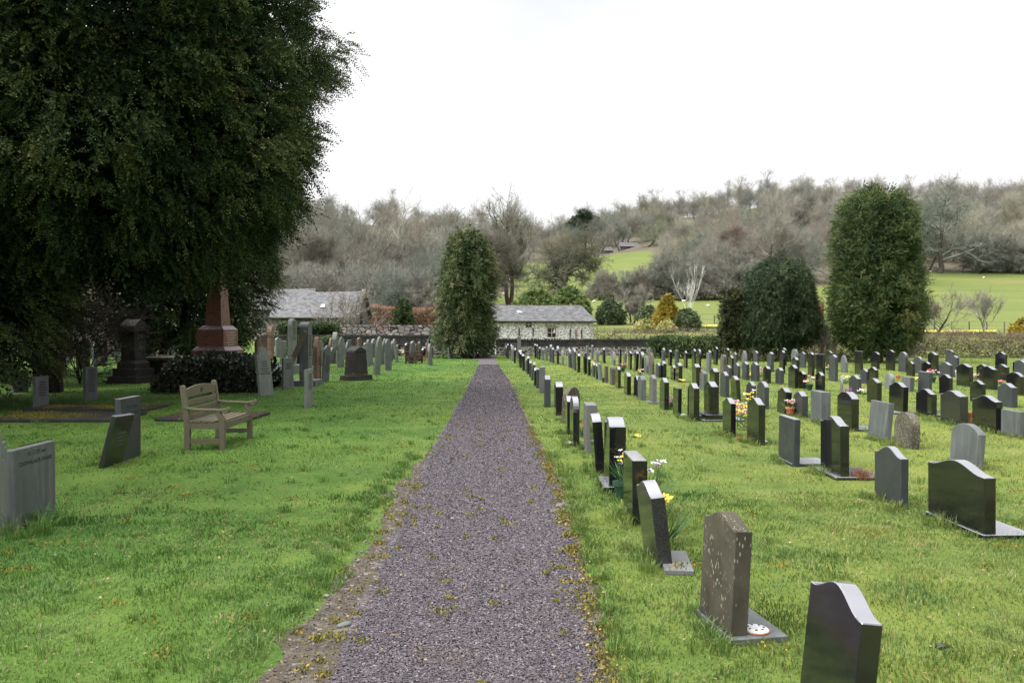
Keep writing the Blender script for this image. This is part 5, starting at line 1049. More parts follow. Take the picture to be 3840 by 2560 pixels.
leftstone(284, 338, 1385, 1268, 'arch', 'lichen', 'broad shaded round stone behind the lettered upright slate', w=.9, t=.12)
leftstone(345, 380, 1368, 1268, 'slant', 'slategreen', 'shaded square stone with a light lichened edge behind the scrub', w=.7, t=.12, ry=-.06)
leftstone(585, 640, 1352, 1245, 'arch', 'rust', 'sunlit rusty arched stone glimpsed behind the gabled pedestal tomb', w=.8, t=.14, ry=.05)
# farther stones between the yew and the wall, alike at this size
rg = random.Random(17)
for i in range(62):
    Y = rg.uniform(36, 48.5); px = rg.uniform(1040, 1640) if i % 3 else rg.uniform(60, 760)
    mt = rg.choice(['slategreen', 'slategreen', 'slate', 'grey', 'lichen', 'black', 'rust'])
    sh = rg.choice(['arch', 'gothic', 'round', 'flat'])
    headstone(pX(px, Y), Y, rg.uniform(.6, 1.15), rg.uniform(.45, .65), .1, sh, mt, rz=-R(rg.uniform(2, 14)), ry=rg.gauss(0, .05), label='small far headstone standing close to the ' + ('dark wall' if px > 1000 else 'shaded wall under the yews'), group='small far headstones before the ' + ('dark wall' if px > 1000 else 'shaded wall under the yews'))

# ------------------------------------------------------------------ monuments
O = thing('red_obelisk', (-8.32, 23.4, 0), 'polished red granite obelisk on a stepped base with pale lettering, rising out of the ivy', 'obelisk', None, -R(10))
b_ = MB(); b_.box(-.8, .8, -.8, .8, -.1, .5); b_.build('foundation', M['soot'], O)
b_ = MB(); b_.box(-.52, .52, -.52, .52, .5, 1.06); b_.box(-.52, .52, -.52, .52, 1.06, 1.17, taper=.10); b_.build('base_block', M['redgranite'], O, bevel=.006)
b_ = MB(); b_.box(-.40, .40, -.40, .40, 1.172, 1.64); b_.box(-.40, .40, -.40, .40, 1.64, 1.75, taper=.10); die = b_.build('die', M['redgranite'], O, bevel=.006)
b_ = MB(); b_.box(-.25, .25, -.25, .25, 1.752, 3.7, taper=.10); b_.box(-.15, .15, -.15, .15, 3.7, 3.95, taper=.13); b_.build('shaft', M['redgranite'], O, bevel=.006)
o = lines_part(die, .8, 1, .8, 1.57, 6, 1, 'paleletter', .07, .8); bb = [c for c in O.children if c.name.startswith('base_block')][0]; lines_part(bb, 1.04, 1.01, 1.04, 1.0, 5, 1, 'paleletter', .07, .8)
Pm = thing('pedestal_tomb', (pX(500, 25.6), 25.6, 0), 'dark tall pedestal tomb with a gabled cap on stone steps in the deep shade', 'tomb', None, -R(14)); Pm.scale = (.68, .68, .97)
b_ = MB(); b_.box(-.75, .75, -.8, .8, -.1, .22); b_.box(-.6, .6, -.65, .65, .22, .46); b_.build('step', M['soot'], Pm, bevel=.01)
b_ = MB(); b_.box(-.48, .48, -.5, .5, .462, .62); b_.box(-.48, .48, -.5, .5, .62, .72, taper=.1); b_.build('plinth', M['soot'], Pm, bevel=.006)
b_ = MB(); b_.box(-.36, .36, -.38, .38, .722, 1.62, taper=.02); dd = b_.build('die', M['soot'], Pm, bevel=.005)
b_ = MB(); b_.box(-.42, .42, -.44, .44, 1.622, 1.80)
b_.prism([(-.44, 1.802), (.44, 1.802), (0, 2.02)], -.42, .42); b_.build('gabled_cap', M['soot'], Pm, bevel=.006); lines_part(dd, .6, 1, .75, 1.5, 7, 1, 'slate', .07, .7)
T_ = thing('table_tomb', (pX(660, 27), 27, 0), 'flat mossy table tomb slab between the pedestal tomb and the obelisk', 'tomb', None, 0)
b_ = MB(); b_.box(-.85, .85, -1, 1, .66, .76); b_.build('table_slab', M['lichen'], T_, bevel=.01); b_ = MB(); b_.box(-.7, .7, -.85, .85, -.1, .657); b_.build('chest', M['soot'], T_)
Y = gY(1426); Bp = thing('pedestal_headstone', (pX(1330, Y), Y + .25, 0), 'soot-black pedestal with a peaked top and yellow moss on its foot', 'headstone', 'old headstones left of the path', -R(28))
b_ = MB(); b_.box(-.22, .22, -.34, .34, .17, .90, taper=.04); b_.build('die', M['soot'], Bp, bevel=.01)
b_ = MB(); b_.prism([(-.30, .902), (.30, .902), (.27, .97), (0, 1.10), (-.27, .97)], -.19, .19); b_.build('peaked_cap', M['soot'], Bp, bevel=.008)
b_ = MB(); b_.box(-.36, .36, -.46, .46, -.08, .168, taper=.04); b_.build('foot_stone', M['soot'], Bp, bevel=.015)
def mossblob(parent, pts, seed, name='moss'):
    rng = np.random.default_rng(seed); P = np.concatenate([np.array(c) + rng.normal(size=(int(9000 * s * s * .9) + 30, 3)) * np.array([s, s, .006]) for c, s in pts]); D = unit(rng.normal(size=P.shape) * .6 + [0, 0, 1]); n = len(P)
    V = kites(P, D, unit(np.cross(D, runit(rng, n))), rng.uniform(.012, .028, n), np.full(n, .006)); T = np.repeat(np.clip(rng.normal(.5, .25, n), 0, 1), 4); return npmesh(name, V, 4, M['moss'], T)
o = link('moss', mossblob(None, [((.1, -.3, .2), .14), ((-.1, -.42, .14), .12), ((.3, .1, .18), .10)], 4), Bp)
b_ = MB(); b_.box(-.06, .06, -.05, .05, -.1, 1.75); o = b_.build('timber_prop', M['post'], None, (pX(1052, 23.8), 23.8, 0)); o.rotation_euler = (0, R(24), 0); tag(o, 'dark timber beam leaning diagonally between the grey stones', 'beam')
for xl, xr, Y0, Y1, lab in ((-9.6, -7.15, 14.8, 16.2, 'low mossy ledger slab behind the two slates leaning together'), (-6.45, -4.75, 14.9, 16.2, 'low mossy ledger slab behind the wooden bench'), (-9.9, -7.4, 16.7, 17.9, 'further mossy ledger slab under the square slates')):
    t = thing('ledger_slab', ((xl + xr) / 2, (Y0 + Y1) / 2, 0), lab, 'grave slab', 'mossy ledger slabs', R(rg.uniform(-2, 2))); hx, hy = (xr - xl) / 2, (Y1 - Y0) / 2
    b_ = MB(); b_.box(-hx, hx, -hy, hy, -.05, .06); b_.build('slab', M['soot'], t, bevel=.012)
    link('moss', mossblob(None, [((rg.uniform(-hx, hx) * .8, rg.uniform(-hy, hy) * .8, .062), .16) for _ in range(14)], int(abs(xl) * 10)), t)
S2 = STONES[1]
# pottery flower-holder lid and yellow flower near the path
t = thing('flower_holder', (pX(2826, 4.35) + .07, 4.52, .036), 'round white pottery flower holder with holes on the slab of the brown stone', 'flower pot'); b_ = MB(); b_.lathe([(.085, 0), (.09, .012), (.08, .02), (.03, .026)], 20); t.scale = (.78, .78, .8); b_.build('lid', M['whitepot'], t)
b_ = MB()
for i in range(7): a = i * .9; b_.lathe([(.009, .0245), (.009, .0265)], 8, (.055 * math.cos(a), .055 * math.sin(a), 0))
b_.build('hole_pattern', M['iron'], t); b_ = MB(); b_.lathe([(.094, 0), (.096, .008)], 20); b_.build('rim', M['terra'], t)

# ------------------------------------------------------------------ benches
def bench(X, Y, rz, mat, label, Lb=1.2, rosette=True):
    t = thing('wooden_bench', (X, Y, 0), label, 'bench', None, rz); D_ = .5
    for y in (0, Lb):
        s = 1 if y == 0 else -1
        b_ = MB(); b_.prism([(-.03, -.03), (.05, -.03), (.05, .40), (-.01, .84), (-.02, .885), (-.05, .90), (-.085, .885), (-.085, .84), (-.03, .38)], y - .03, y + .03, axis='y'); b_.build('leg', mat, t, bevel=.006)
        b_ = MB(); b_.prism([(D_ - .04, -.03), (D_ + .035, -.03), (D_ + .035, .43), (D_ - .02, .5), (D_ - .02, .56), (D_ - .09, .56), (D_ - .09, .50), (D_ - .04, .40)], y - .03, y + .03, axis='y'); b_.build('leg', mat, t, bevel=.006)
        b_ = MB(); b_.prism([(-.03, .60), (.15, .575), (.45, .565), (.54, .575), (.585, .60), (.60, .565), (.585, .515), (.545, .50), (.51, .53), (.40, .545), (.10, .545), (-.03, .57)][::-1], y - .038, y + .038, axis='y'); b_.build('armrest', mat, t, bevel=.006)
        b_ = MB(); b_.box(.05, D_ - .04, y - .02, y + .02, .09, .15); b_.build('stretcher', mat, t)
        b_ = MB(); b_.box(.05, D_ - .04, y - .024, y + .024, .29, .375); b_.build('side_rail', mat, t)
    b_ = MB()
    for i in range(5): b_.box(.02 + i * .10, .095 + i * .10, -.03 if i < 4 else .035, Lb + .03 if i < 4 else Lb - .035, .380, .402)
    b_.build('seat', mat, t, bevel=.003)
    b_ = MB(); b_.box(D_ - .012, D_ + .02, .032, Lb - .032, .285, .377); b_.build('front_rail', mat, t)
    n = 12; pr_ = [(.03 + (Lb - .06) * i / n, .835 + .045 * math.sin(math.pi * i / n)) for i in range(n + 1)] + [(Lb - .03, .725), (.03, .725)]
    b_ = MB(); b_.prism(pr_, -.045, -.018); top = b_.build('top_rail', mat, t, bevel=.003)
    if rosette: b_ = MB(); b_.lathe([(.036, 0), (.036, .006), (.028, .008), (.026, .003), (.012, .003), (.010, .010)], 14); o = b_.build('rosette', M['darkwood'], top); o.matrix_local = Matrix.Translation((-.018, Lb / 2, .80)) @ Matrix.Rotation(R(90), 4, 'Y')
    b_ = MB()
    for z, x in ((.61, -.015), (.50, 0.0), (.405, .012)): b_.box(x - .012, x + .01, .032, Lb - .032, z, z + .075)
    b_.build('backrest', mat, t, bevel=.003); return t
bench(-4.53, 11.5, 0, M['teak'], 'weathered pale wooden bench with curled arms on the shaded grass')
bench(pX(1521, 39), 39, -R(12), M['darkwood'], 'small dark brown wooden bench far down beside the old stones', .95, False)

# ------------------------------------------------------------------ flowers
def flowers(X, Y, cols, label, pot=None, n=9, s=.13, h=.16, z=0, cat='flowers', lr=.05):
    rg = random.Random(int(X * 977 + Y * 131)); nm = {'terra': 'potted_flowers', 'vase': 'flower_vase', None: 'flower_bunch'}.get(pot, 'potted_flowers'); t = thing(nm, (X, Y, z), label, cat, 'flowers and pots on the graves'); ph = 0
    if pot:
        b_ = MB()
        if pot == 'vase': b_.lathe([(.045, 0), (.06, .03), (.04, .10), (.075, .17), (.085, .18)], 10); ph = .17; m_ = 'whitepot'
        elif pot == 'trough': b_.box(-.1, .1, -.22, .22, 0, .14, taper=-.015); ph = .12; m_ = 'terra'
        else: b_.lathe([(.06, 0), (.085, .13), (.10, .13), (.10, .165), (.08, .165)], 12); ph = .15; m_ = pot
        b_.build('pot', M[m_], t)
    rng = np.random.default_rng(int(abs(X) * 100)); k = 40; P = rng.normal(size=(k, 3)) * [s * .3, s * .3, 0] + [0, 0, ph]; D = unit(rng.normal(size=(k, 3)) * [.6, .6, .2] + [0, 0, .8])
    link('leaves', npmesh('leaves', kites(P, D, unit(np.cross(D, runit(rng, k))), rng.uniform(.6, 1.2, k) * h, np.full(k, .007)), 4, M['leafgreen']), t)
    for ci, c in enumerate(cols):
        b_ = MB()
        for i in range(max(2, n // len(cols))):
            a = rg.uniform(0, 6.28); q = s * math.sqrt(rg.random()); c0 = (q * math.cos(a), q * math.sin(a), ph + h * rg.uniform(.6, 1.15)); r_ = rg.uniform(.6, 1.1) * lr * .34
            b_.blob(c0, r_ * .6, rg, 6, 4, (1, 1, .8), .2)
            for p in range(6):
                aa = p * 1.047 + rg.random(); d = Vector((math.cos(aa), math.sin(aa), rg.uniform(-.2, .6))); e = d.orthogonal().normalized() * r_ * .55; v0 = Vector(c0); b_.add([v0, v0 + d * r_ + e, v0 + d * r_ * 1.9, v0 + d * r_ - e], [(0, 1, 2, 3)])
        b_.build('blossoms', M[c], t)
    return t
def fl(px, y, *a, **k): Y = gY(y); return flowers(pX(px, Y), Y, *a, **k)
flowers(pX(2385, 7.45), 7.5, ['fyellow'], 'bright yellow flower lying on the top of the square black block', None, 3, .05, .02, z=.70)
fl(2335, 1868, ['fyellow', 'fwhite'], 'yellow flowers showing between the two thick black stones near the path', 'greenpot', 10, .07, .32)
fl(2442, 1920, ['fpurple', 'fwhite', 'fwhite'], 'purple and white flowers in a green pot behind the leaning dark stone', 'greenpot', 16, .13, .30, lr=.06)
fl(2500, 2040, ['fyellow'], 'large yellow bloom just behind the leaning dark stone', None, 6, .06, .34, lr=.08)
fl(2182, 1640, ['fred'], 'red flower glimpsed between the arch-topped black stone and the grey granite one', None, 4, .05, .22)
fl(2790, 1612, ['fpink', 'fpeach', 'fpeach', 'fyellow'], 'big mixed bed of pink and peach flowers between two black stones', None, 40, .24, .42, lr=.09)
fl(2815, 1588, ['fyellow', 'fwhite'], 'yellow daffodils standing above the mixed pink bed', None, 10, .12, .55, lr=.08)
fl(2518, 1532, ['fpurple', 'fpink'], 'purple and pink posy beside a black stone in the second row', None, 14, .08, .22, lr=.07)
fl(2966, 1558, ['fpink', 'fwhite', 'fpeach'], 'pink and white flowers in a terracotta pot behind the right-leaning dark stone', 'terra', 12, .12, .16, lr=.07)
fl(3052, 1573, ['fyellow', 'fpeach', 'fwhite'], 'small orange and white bouquet with leaves before the thick square stone', None, 12, .14, .22, lr=.06)
fl(3037, 1463, ['fred', 'fwhite', 'fred'], 'red and white flowers in a dish in the fourth row', 'greenpot', 10, .14, .1, lr=.08)
fl(3180, 1478, ['fpurple'], 'dark purple flowers beside a dark slate stone', None, 8, .12, .14, lr=.07)
fl(3118, 1425, ['fyellow', 'fyellow', 'fwhite'], 'tall yellow flowers in a pot near the pale streaked stone', 'greenpot', 12, .14, .34, lr=.08)
fl(3172, 1440, ['fyellow', 'fwhite'], 'yellow and white daffodils beside the pale streaked stone', None, 10, .16, .24, lr=.07)
fl(3052, 1428, ['fpeach', 'fwhite'], 'peach flowers in a bowl beside a black stone in the fourth row', None, 10, .14, .14, lr=.08)
fl(3240, 1480, ['fwhite', 'fpeach'], 'white flowers on the mossy kerb in the fourth row', None, 10, .16, .12, lr=.07)
fl(3435, 1432, ['fyellow'], 'low yellow flowers between two square stones in the fifth row', None, 12, .26, .12, lr=.07)
fl(3500, 1434, ['fred', 'fpink', 'fwhite'], 'red and pink bouquet beside the tall square stone', 'greenpot', 14, .16, .22, lr=.09)
fl(3745, 1442, ['fred', 'fpink'], 'crimson and pink flowers between black stones near the edge of the photo', None, 12, .16, .14, lr=.10)
fl(3655, 1425, ['forange', 'fwhite', 'fpink'], 'mixed bright flowers between the black stones of the sixth row', None, 12, .2, .2, lr=.08)
fl(2852, 1416, ['fpurple', 'fpink', 'fpink'], 'purple and pink posy between two slate stones in the third row', None, 10, .1, .28, lr=.09)
fl(2815, 1417, ['fyellow'], 'small yellow flowers at a slate stone before the conifers', None, 6, .1, .16, lr=.07)
fl(2620, 1412, ['fpink', 'fwhite'], 'pink and white flowers beside the tall black stone in the third row', None, 8, .12, .2, lr=.08)
fl(2336, 1394, ['fpink', 'fred'], 'pink and red flowers beside a black stone far down the second row', 'greenpot', 8, .14, .16, lr=.08)
fl(2556, 1434, ['fyellow'], 'yellow blossoms lying at the foot of a black stone in the third row', None, 8, .14, .08, lr=.08)
fl(2218, 1398, ['fyellow', 'fwhite'], 'tall yellow flowers behind a tall black stone far down the second row', None, 10, .1, .42, lr=.09)
fl(2402, 1408, ['forange', 'fwhite'], 'orange and white flowers between black stones in the third row', None, 8, .1, .2, lr=.08)
fl(1503, 1345, ['fyellow', 'fpeach', 'fwhite'], 'yellow flowers in a white vase before the small black stone', 'vase', 14, .16, .28, lr=.11)
fl(1587, 1350, ['fpink', 'fred'], 'terracotta trough of flowers near the far dark bench', 'trough', 8, .12, .1, lr=.06)
fl(1010, 1345, ['fyellow'], 'yellow flowers at the foot of the rusty pointed stone', None, 10, .16, .1, lr=.07)
fl(2774, 1648, ['fred'], 'small dark red wreath on the grass by the short black stone', None, 10, .07, .03, lr=.03)
# terracotta pots, white stones, a vase, a dried plant
def pot(px, y, m_, lab, r_=.08, h_=.17, cat='flower pot', name='flower_pot', stones=0):
    Y = gY(y); b_ = MB(); b_.lathe([(r_ * .7, 0), (r_ * .95, h_ * .8), (r_ * 1.12, h_ * .8), (r_ * 1.12, h_), (r_ * .9, h_), (r_ * .85, h_ * .9)], 14); tag(b_.build(name, M[m_], None, (pX(px, Y), Y, 0)), lab, cat, 'flowers and pots on the graves')
pot(3641, 1588, 'terra', 'terracotta flower pot standing right of the moss-smeared headstone', .085, .20)
pot(3369, 1422, 'terra', 'small terracotta pot between two stones of the fifth row', .08, .13)
pot(3513, 1558, 'metalgrey', 'small metal vase at the foot of a black stone in the fourth row', .05, .12)
pot(3594, 1428, 'whitepot', 'tall white vase leaning against a black stone of the sixth row', .08, .34)
pot(2265, 1433, 'greenpot', 'dark blue-green pot between two lichened stones', .07, .14)
def rock(px, y, r_, m_, lab, name='stone', sq=(1, 1, .5)):
    Y = gY(y); rg = random.Random(int(px)); b_ = MB(); b_.blob((0, 0, r_ * sq[2] * .6), r_, rg, 8, 6, sq, .12); tag(b_.build(name, M[m_], None, (pX(px, Y), Y, 0), rg.random() * 3, smooth=True), lab, 'stone', 'loose stones on the grass')
rock(2134, 1668, .065, 'white', 'larger pale cobble at the foot of the slim arch-topped stone'); rock(2184, 1672, .055, 'grey', 'brownish cobble behind the slim arch-topped stone')
rock(2868, 1660, .05, 'white', 'white pebble beside the broad polished black headstone'); rock(2564, 1560, .06, 'white', 'white bowl-like stone at the square-topped black headstone')
rock(2338, 1452, .07, 'white', 'white stone at a black headstone far down the second row'); rock(2100, 1904, .055, 'grey', 'upper of two grey stones on the moss edge of the path', sq=(1.3, .8, .45)); rock(2084, 1922, .045, 'grey', 'lower of two grey stones on the moss edge of the path', sq=(1.2, .8, .4))
rock(1287, 2354, .035, 'slategreen', 'flat cream stone on the dirt verge nearest the corner of the path', sq=(1.4, .8, .45)); rock(1262, 2376, .024, 'grey', 'small grey stone beside the flat cream one on the dirt verge', sq=(1.3, .9, .4)); rock(1222, 2242, .022, 'slategreen', 'small pale stone at the grass edge of the dirt verge', sq=(1.3, .9, .5))
rock(1965, 1955, .018, 'white', 'small white stone lying on the gravel'); rock(3278, 1620, .06, 'white', 'white rounded stone on the small slab right of the thick black headstone')
rock(3540, 2440, .03, 'iron', 'crumpled black leaf or feather lying on the lawn near the lower corner', 'black_scrap', (1.2, .6, .7))
# separate dried plant
rng = np.random.default_rng(3); k = 220; D = unit(rng.normal(size=(k, 3)) * [.5, .5, .2] + [0, 0, .9]); Y = gY(1800)
me = npmesh('dried_plant', kites(rng.normal(size=(k, 3)) * [.04, .04, 0], D, unit(np.cross(D, runit(rng, k))), rng.uniform(.08, .2, k), np.full(k, .003)), 4, plain('dried_rusty_stems', (.20, .09, .05), .9)); tag(link('dried_plant', me, None, (pX(3232, Y), Y, 0)), 'tuft of rusty dried stems beside the tall polished black headstone', 'plant')
# grey slab with orange moss behind the leaning stone
b_ = MB(); b_.box(-.10, .10, -.3, .22, -.03, .035); t = thing('grave_slab', (pX(2540, 5.9), 5.95, 0), 'grey slab with orange moss at the foot of the leaning dark stone', 'grave slab', None, -.1); b_.build('slab', M['grey'], t, bevel=.003); link('moss', mossblob(None, [((.02, -.22, .04), .05), ((.12, -.1, .02), .07), ((.2, .0, .0), .09), ((.3, -.1, .0), .09)], 9), t)

# ------------------------------------------------------------------ grass, gravel chips, litter
def inpath(X, Y, m=0):
    l = np.where(Y < 11, np.interp(Y, DY, DL) + (vnoise(X * 0, Y, .3, 11) - .5) * .16 + (vnoise(X, Y, .09, 12) - .5) * .08, pl(Y) + (vnoise(X * 0, Y, .35, 1) - .5) * .1)
    return (X > l - .01 - m) & (X < pr(Y) + .05 + (vnoise(X * 0, Y, .3, 8) - .5) * .12 + m)
rng = np.random.default_rng(1)
# worn patches in the turf: thinner, straw-coloured grass and debris
PATCH = []
for px, y, r_ in [(640, 1800, .34), (520, 1840, .30), (720, 1840, .26), (420, 1790, .3), (860, 1900, .2), (560, 1890, .28), (780, 1780, .2), (330, 1900, .2), (1330, 1770, .16), (1450, 1640, .2), (1290, 1900, .12), (1250, 2060, .12), (1380, 1690, .14), (1120, 1850, .14), (1180, 2200, .08), (820, 2330, .10), (1480, 1645, .3), (1560, 1700, .26), (1540, 1605, .28), (1400, 1665, .24), (2700, 1660, .12), (3300, 1980, .14), (3480, 2050, .12), (2950, 1880, .10)]:
    Y = gY(y); PATCH.append((pX(px, Y), Y, r_))
def patchr(a, i): return .72 + .5 * vnoise(np.cos(a) * 2 + i * 7, np.sin(a) * 2, .8, 5)
def inpatch(X, Y):
    out_ = np.zeros(len(X), bool)
    for i, (x, y, r_) in enumerate(PATCH):
        dx = (X - x) / 1.25; dy = (Y - y) / .8; out_ |= np.hypot(dx, dy) < r_ * patchr(np.arctan2(dy, dx), i) * 1.0
    return out_
def sample_fan(n, y0, y1, p, tan=.70, x0=1.2):
    """points with density falling as a power of distance"""
    u = rng.uniform(0, 1, n); q = 2 - p; Y = (y0 ** q + u * (y1 ** q - y0 ** q)) ** (1 / q); X = rng.uniform(-1, 1, n) * (tan * Y + x0); return X, Y
def grassblades(n, y0, y1, p, wmul, segs):
    X, Y = sample_fan(n, y0, y1, p); clump = vnoise(X, Y, .16, 21) * .6 + vnoise(X, Y, .45, 22) * .4; k = ~inpath(X, Y) & (rng.uniform(0, 1, n) < .35 + clump * 1.1)
    bare_ = vnoise(X, Y, .55, 31) + .6 * vnoise(X, Y, .17, 32); patch = (X < -1.6) & (X > -6.0) & (Y > 7.2) & (Y < 9.6); k &= ~(patch & (bare_ > .62) & (rng.uniform(0, 1, n) < .75)); k &= ~(inpatch(X, Y) & (rng.uniform(0, 1, n) < .3))
    X, Y, clump = X[k], Y[k], clump[k]; n = len(X); d = np.maximum(Y, 2.5)
    edge = np.exp(-np.minimum(np.abs(X - pr(Y) - .05), np.abs(X - np.where(Y < 11, np.interp(Y, DY, DL), pl(Y)))) / .1)
    h = (.022 + .052 * clump ** 1.6 + .012 * edge) * rng.uniform(.6, 1.25, n); W = .0021 * wmul(d) * rng.uniform(.7, 1.3, n)
    th = rng.uniform(0, 6.283, n); wd = np.stack([np.cos(th), np.sin(th), th * 0], -1); ln = rng.uniform(.2, .9, n); la = vnoise(X, Y, .5, 41) * 9 + rng.normal(size=n) * .9; ld = np.stack([np.cos(la), np.sin(la), la * 0], -1)
    B = np.stack([X, Y, np.full(n, -.006)], -1); up = np.array([0, 0, 1.]); Mid = B + up * (h * .55)[:, None] + ld * (h * ln * .25)[:, None]; Tip = B + up * (h * (1.0 - .25 * ln))[:, None] + ld * (h * ln)[:, None]; w1 = wd * W[:, None]
    tt = np.clip(.34 + (vnoise(X, Y, 1.7, 51) - .5) * .75 + (vnoise(X, Y, .35, 52) - .5) * .6 + rng.normal(size=n) * .15 + np.where(X > 0, .12, -.02), 0, .93); tt = np.where(rng.uniform(0, 1, n) < .035, 1.0, tt); tt = np.where(inpatch(X, Y) & (rng.uniform(0, 1, n) < .5), 1.0, tt)
    if segs == 3: V = np.stack([B - w1, B + w1, Mid + w1 * .75, B - w1, Mid + w1 * .75, Mid - w1 * .75, Mid - w1 * .75, Mid + w1 * .75, Tip], 1); T = np.repeat(tt, 9)
    else: V = np.stack([B - w1, B + w1, Tip], 1); T = np.repeat(tt, 3)
    return V.reshape(-1, 3), T
a1 = grassblades(210000, 1.9, 8.5, 1.15, lambda d: .9 + d * .10, 3)
a2 = grassblades(330000, 8.5, 50, 1.45, lambda d: .8 + d * .16, 1)
tag(link('lawn_grass', npmesh('lawn_grass', np.concatenate([a1[0], a2[0]]), 3, M['grass'], np.concatenate([a1[1], a2[1]]))), 'short moss-flecked lawn grass between the graves', 'grass', None, 'stuff')
# longer tufts: round the feet of stones, along path edges and at random
cs = []
for o in STONES:
    x, y = o.location.x, o.location.y
    if y < 16:
        for _ in range(int(14 if y < 9 else 7)): cs.append((x - .07 - abs(rng.normal()) * .07, y + rng.uniform(-.42, .38), rng.uniform(.06, .13)))
for _ in range(420):
    X, Y = sample_fan(1, 2.6, 16, 1.2); cs.append((X[0], Y[0], rng.uniform(.05, .11)))
for _ in range(150):
    Y = rng.uniform(2.3, 11); cs.append((float(pr(Y)) + rng.uniform(.06, .2), Y, rng.uniform(.06, .12))); cs.append((float(np.interp(Y, DY, DL)) - rng.uniform(.05, .25), Y, rng.uniform(.05, .10)))
for _ in range(26): cs.append((rng.uniform(-4.6, -3.8), rng.uniform(6.6, 7.2), rng.uniform(.12, .22)))
cs = np.array(cs); cs = cs[~inpath(cs[:, 0], cs[:, 1], .02)]; k = 26; Bc = np.repeat(cs, k, 0); n = len(Bc); B = np.stack([Bc[:, 0] + rng.normal(size=n) * .03, Bc[:, 1] + rng.normal(size=n) * .03, np.full(n, -.004)], -1)
out_ = unit(B[:, :2] - Bc[:, :2] + rng.normal(size=(n, 2)) * .01); h = Bc[:, 2] * rng.uniform(.5, 1.2, n); th = rng.uniform(0, 6.28, n); W = .0022 * (1 + Bc[:, 1] * .07); w1 = np.stack([np.cos(th), np.sin(th), th * 0], -1) * W[:, None]; ld = np.concatenate([out_, np.zeros((n, 1))], 1); ln = rng.uniform(.15, .8, n)
Mid = B + np.array([0, 0, 1.]) * (h * .6)[:, None] + ld * (h * ln * .25)[:, None]; Tip = B + np.array([0, 0, 1.]) * (h * (1 - .3 * ln))[:, None] + ld * (h * ln)[:, None]
V = np.stack([B - w1, B + w1, Mid + w1 * .8, B - w1, Mid + w1 * .8, Mid - w1 * .8, Mid - w1 * .8, Mid + w1 * .8, Tip], 1).reshape(-1, 3)
tag(link('grass_tufts', npmesh('grass_tufts', V, 3, M['grass'], np.repeat(np.clip(.52 + rng.normal(size=n) * .2, 0, .95), 9))), 'longer grass tufts round the stones and along the path', 'grass', None, 'stuff')
# gravel chips
def chips(name, n, yr, xf, size, mat, label, p=1.3, z=.012, flat=.35, tf=None):
    u = rng.uniform(0, 1, n); q = 2 - p - 1e-6; q = 1 - p if abs(1 - p) > .01 else .01; Y = (yr[0] ** q + u * (yr[1] ** q - yr[0] ** q)) ** (1 / q); X = xf(Y, n); s = size(Y) * rng.uniform(.5, 1.35, n)
    A = runit(rng, n) * [1, 1, .35]; A = unit(A); Bv = unit(np.cross(A, runit(rng, n) * .35 + [0, 0, 1])); Cv = np.cross(A, Bv); c = np.stack([X, Y, z + s * flat * .4], -1)
    A = A * s[:, None]; Bv = Bv * (s * .62)[:, None]; Cv = Cv * (s * flat)[:, None]
    p_ = [c + A, c + Bv + Cv * .5, c - A * .9, c - Bv * 1.1 + Cv * .3, c + Cv]
    V = np.stack([p_[0], p_[1], p_[4], p_[1], p_[2], p_[4], p_[2], p_[3], p_[4], p_[3], p_[0], p_[4]], 1).reshape(-1, 3); t_ = rng.beta(2, 2.6, n) if tf is None else tf(X, Y, n)
    return tag(link(name, npmesh(name, V, 3, mat, np.repeat(t_, 12))), label, 'gravel' if 'gravel' in name else 'litter', None, 'stuff')
chips('gravel_chips', 150000, (1.8, 38), lambda Y, n: pl(Y) + .02 + (pr(Y) - pl(Y)) * (rng.uniform(0, 1, n)) + rng.normal(size=n) * .02, lambda Y: .0062 + .0004 * Y, M['chips'], 'purple-grey slate chips covering the path')
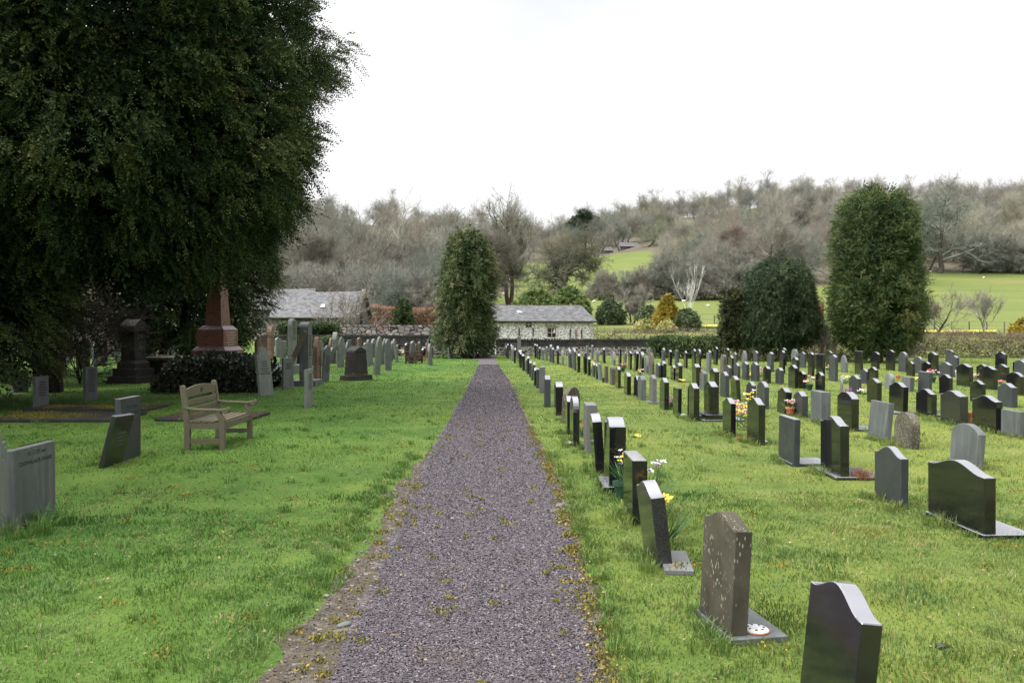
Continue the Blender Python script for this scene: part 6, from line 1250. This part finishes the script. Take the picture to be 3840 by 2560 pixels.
chips('verge_pebbles', 5200, (1.8, 12), lambda Y, n: np.interp(Y, DY, DL) + (pl(Y) - np.interp(Y, DY, DL) + .1) * rng.uniform(0, 1, n), lambda Y: .007 + .0004 * Y, M['chips'], 'loose pebbles on the trodden dirt verge', z=.008)
chips('leaf_litter', 2200, (2.2, 26), lambda Y, n: np.where(rng.uniform(0, 1, n) < .40, pr(Y) + rng.normal(size=n) * .06, rng.uniform(-1, 1, n) * Y * .62), lambda Y: .009 + .0006 * Y, M['litter'], 'dead leaf scraps on the lawn and path edges', z=.03, flat=.15, tf=lambda X, Y, n: rng.uniform(0, 1, n))
PR_ = np.array(PATCH)
chips('leaf_litter', 5200, (6.2, 12), lambda Y, n: np.where(rng.uniform(0, 1, n) < np.exp(-((Y - 8.4 - (vnoise(Y * 0, Y, .2) - .5)) / .6) ** 2) * .8, np.where(rng.uniform(0, 1, n) < .5, PR_[rng.integers(0, 8, n), 0] + rng.normal(size=n) * .3, -3.7 + rng.normal(size=n) * 1.0), rng.uniform(-7.5, -1.2, n)), lambda Y: .012 + 0 * Y, M['litter'], 'brown twig and leaf debris on the worn patch before the leaning slates', z=.028, flat=.12, tf=lambda X, Y, n: rng.uniform(0, .62, n))
# moss along the edges and in spots on the path
pts = []
for _ in range(150): Y = rng.uniform(2, 14); pts.append(((float(pr(Y)) + rng.normal() * .04, Y, .012), rng.uniform(.012, .045)))
for _ in range(60): Y = rng.uniform(2.4, 16); pts.append(((float(pl(Y)) + rng.uniform(0, 1.3), Y, .012), rng.uniform(.01, .03)))
for _ in range(50): Y = rng.uniform(2.4, 9); pts.append(((float(np.interp(Y, DY, DL)) + rng.uniform(0, .35), Y, .010), rng.uniform(.015, .04)))
for _ in range(90): X, Y = sample_fan(1, 3, 14, 1.2); pts.append(((X[0], Y[0], .02), rng.uniform(.03, .08)))
tag(link('moss_patches', mossblob(None, pts, 5, 'moss_patches')), 'ochre and green moss tufts along the path edges and in the lawn', 'moss', None, 'stuff')
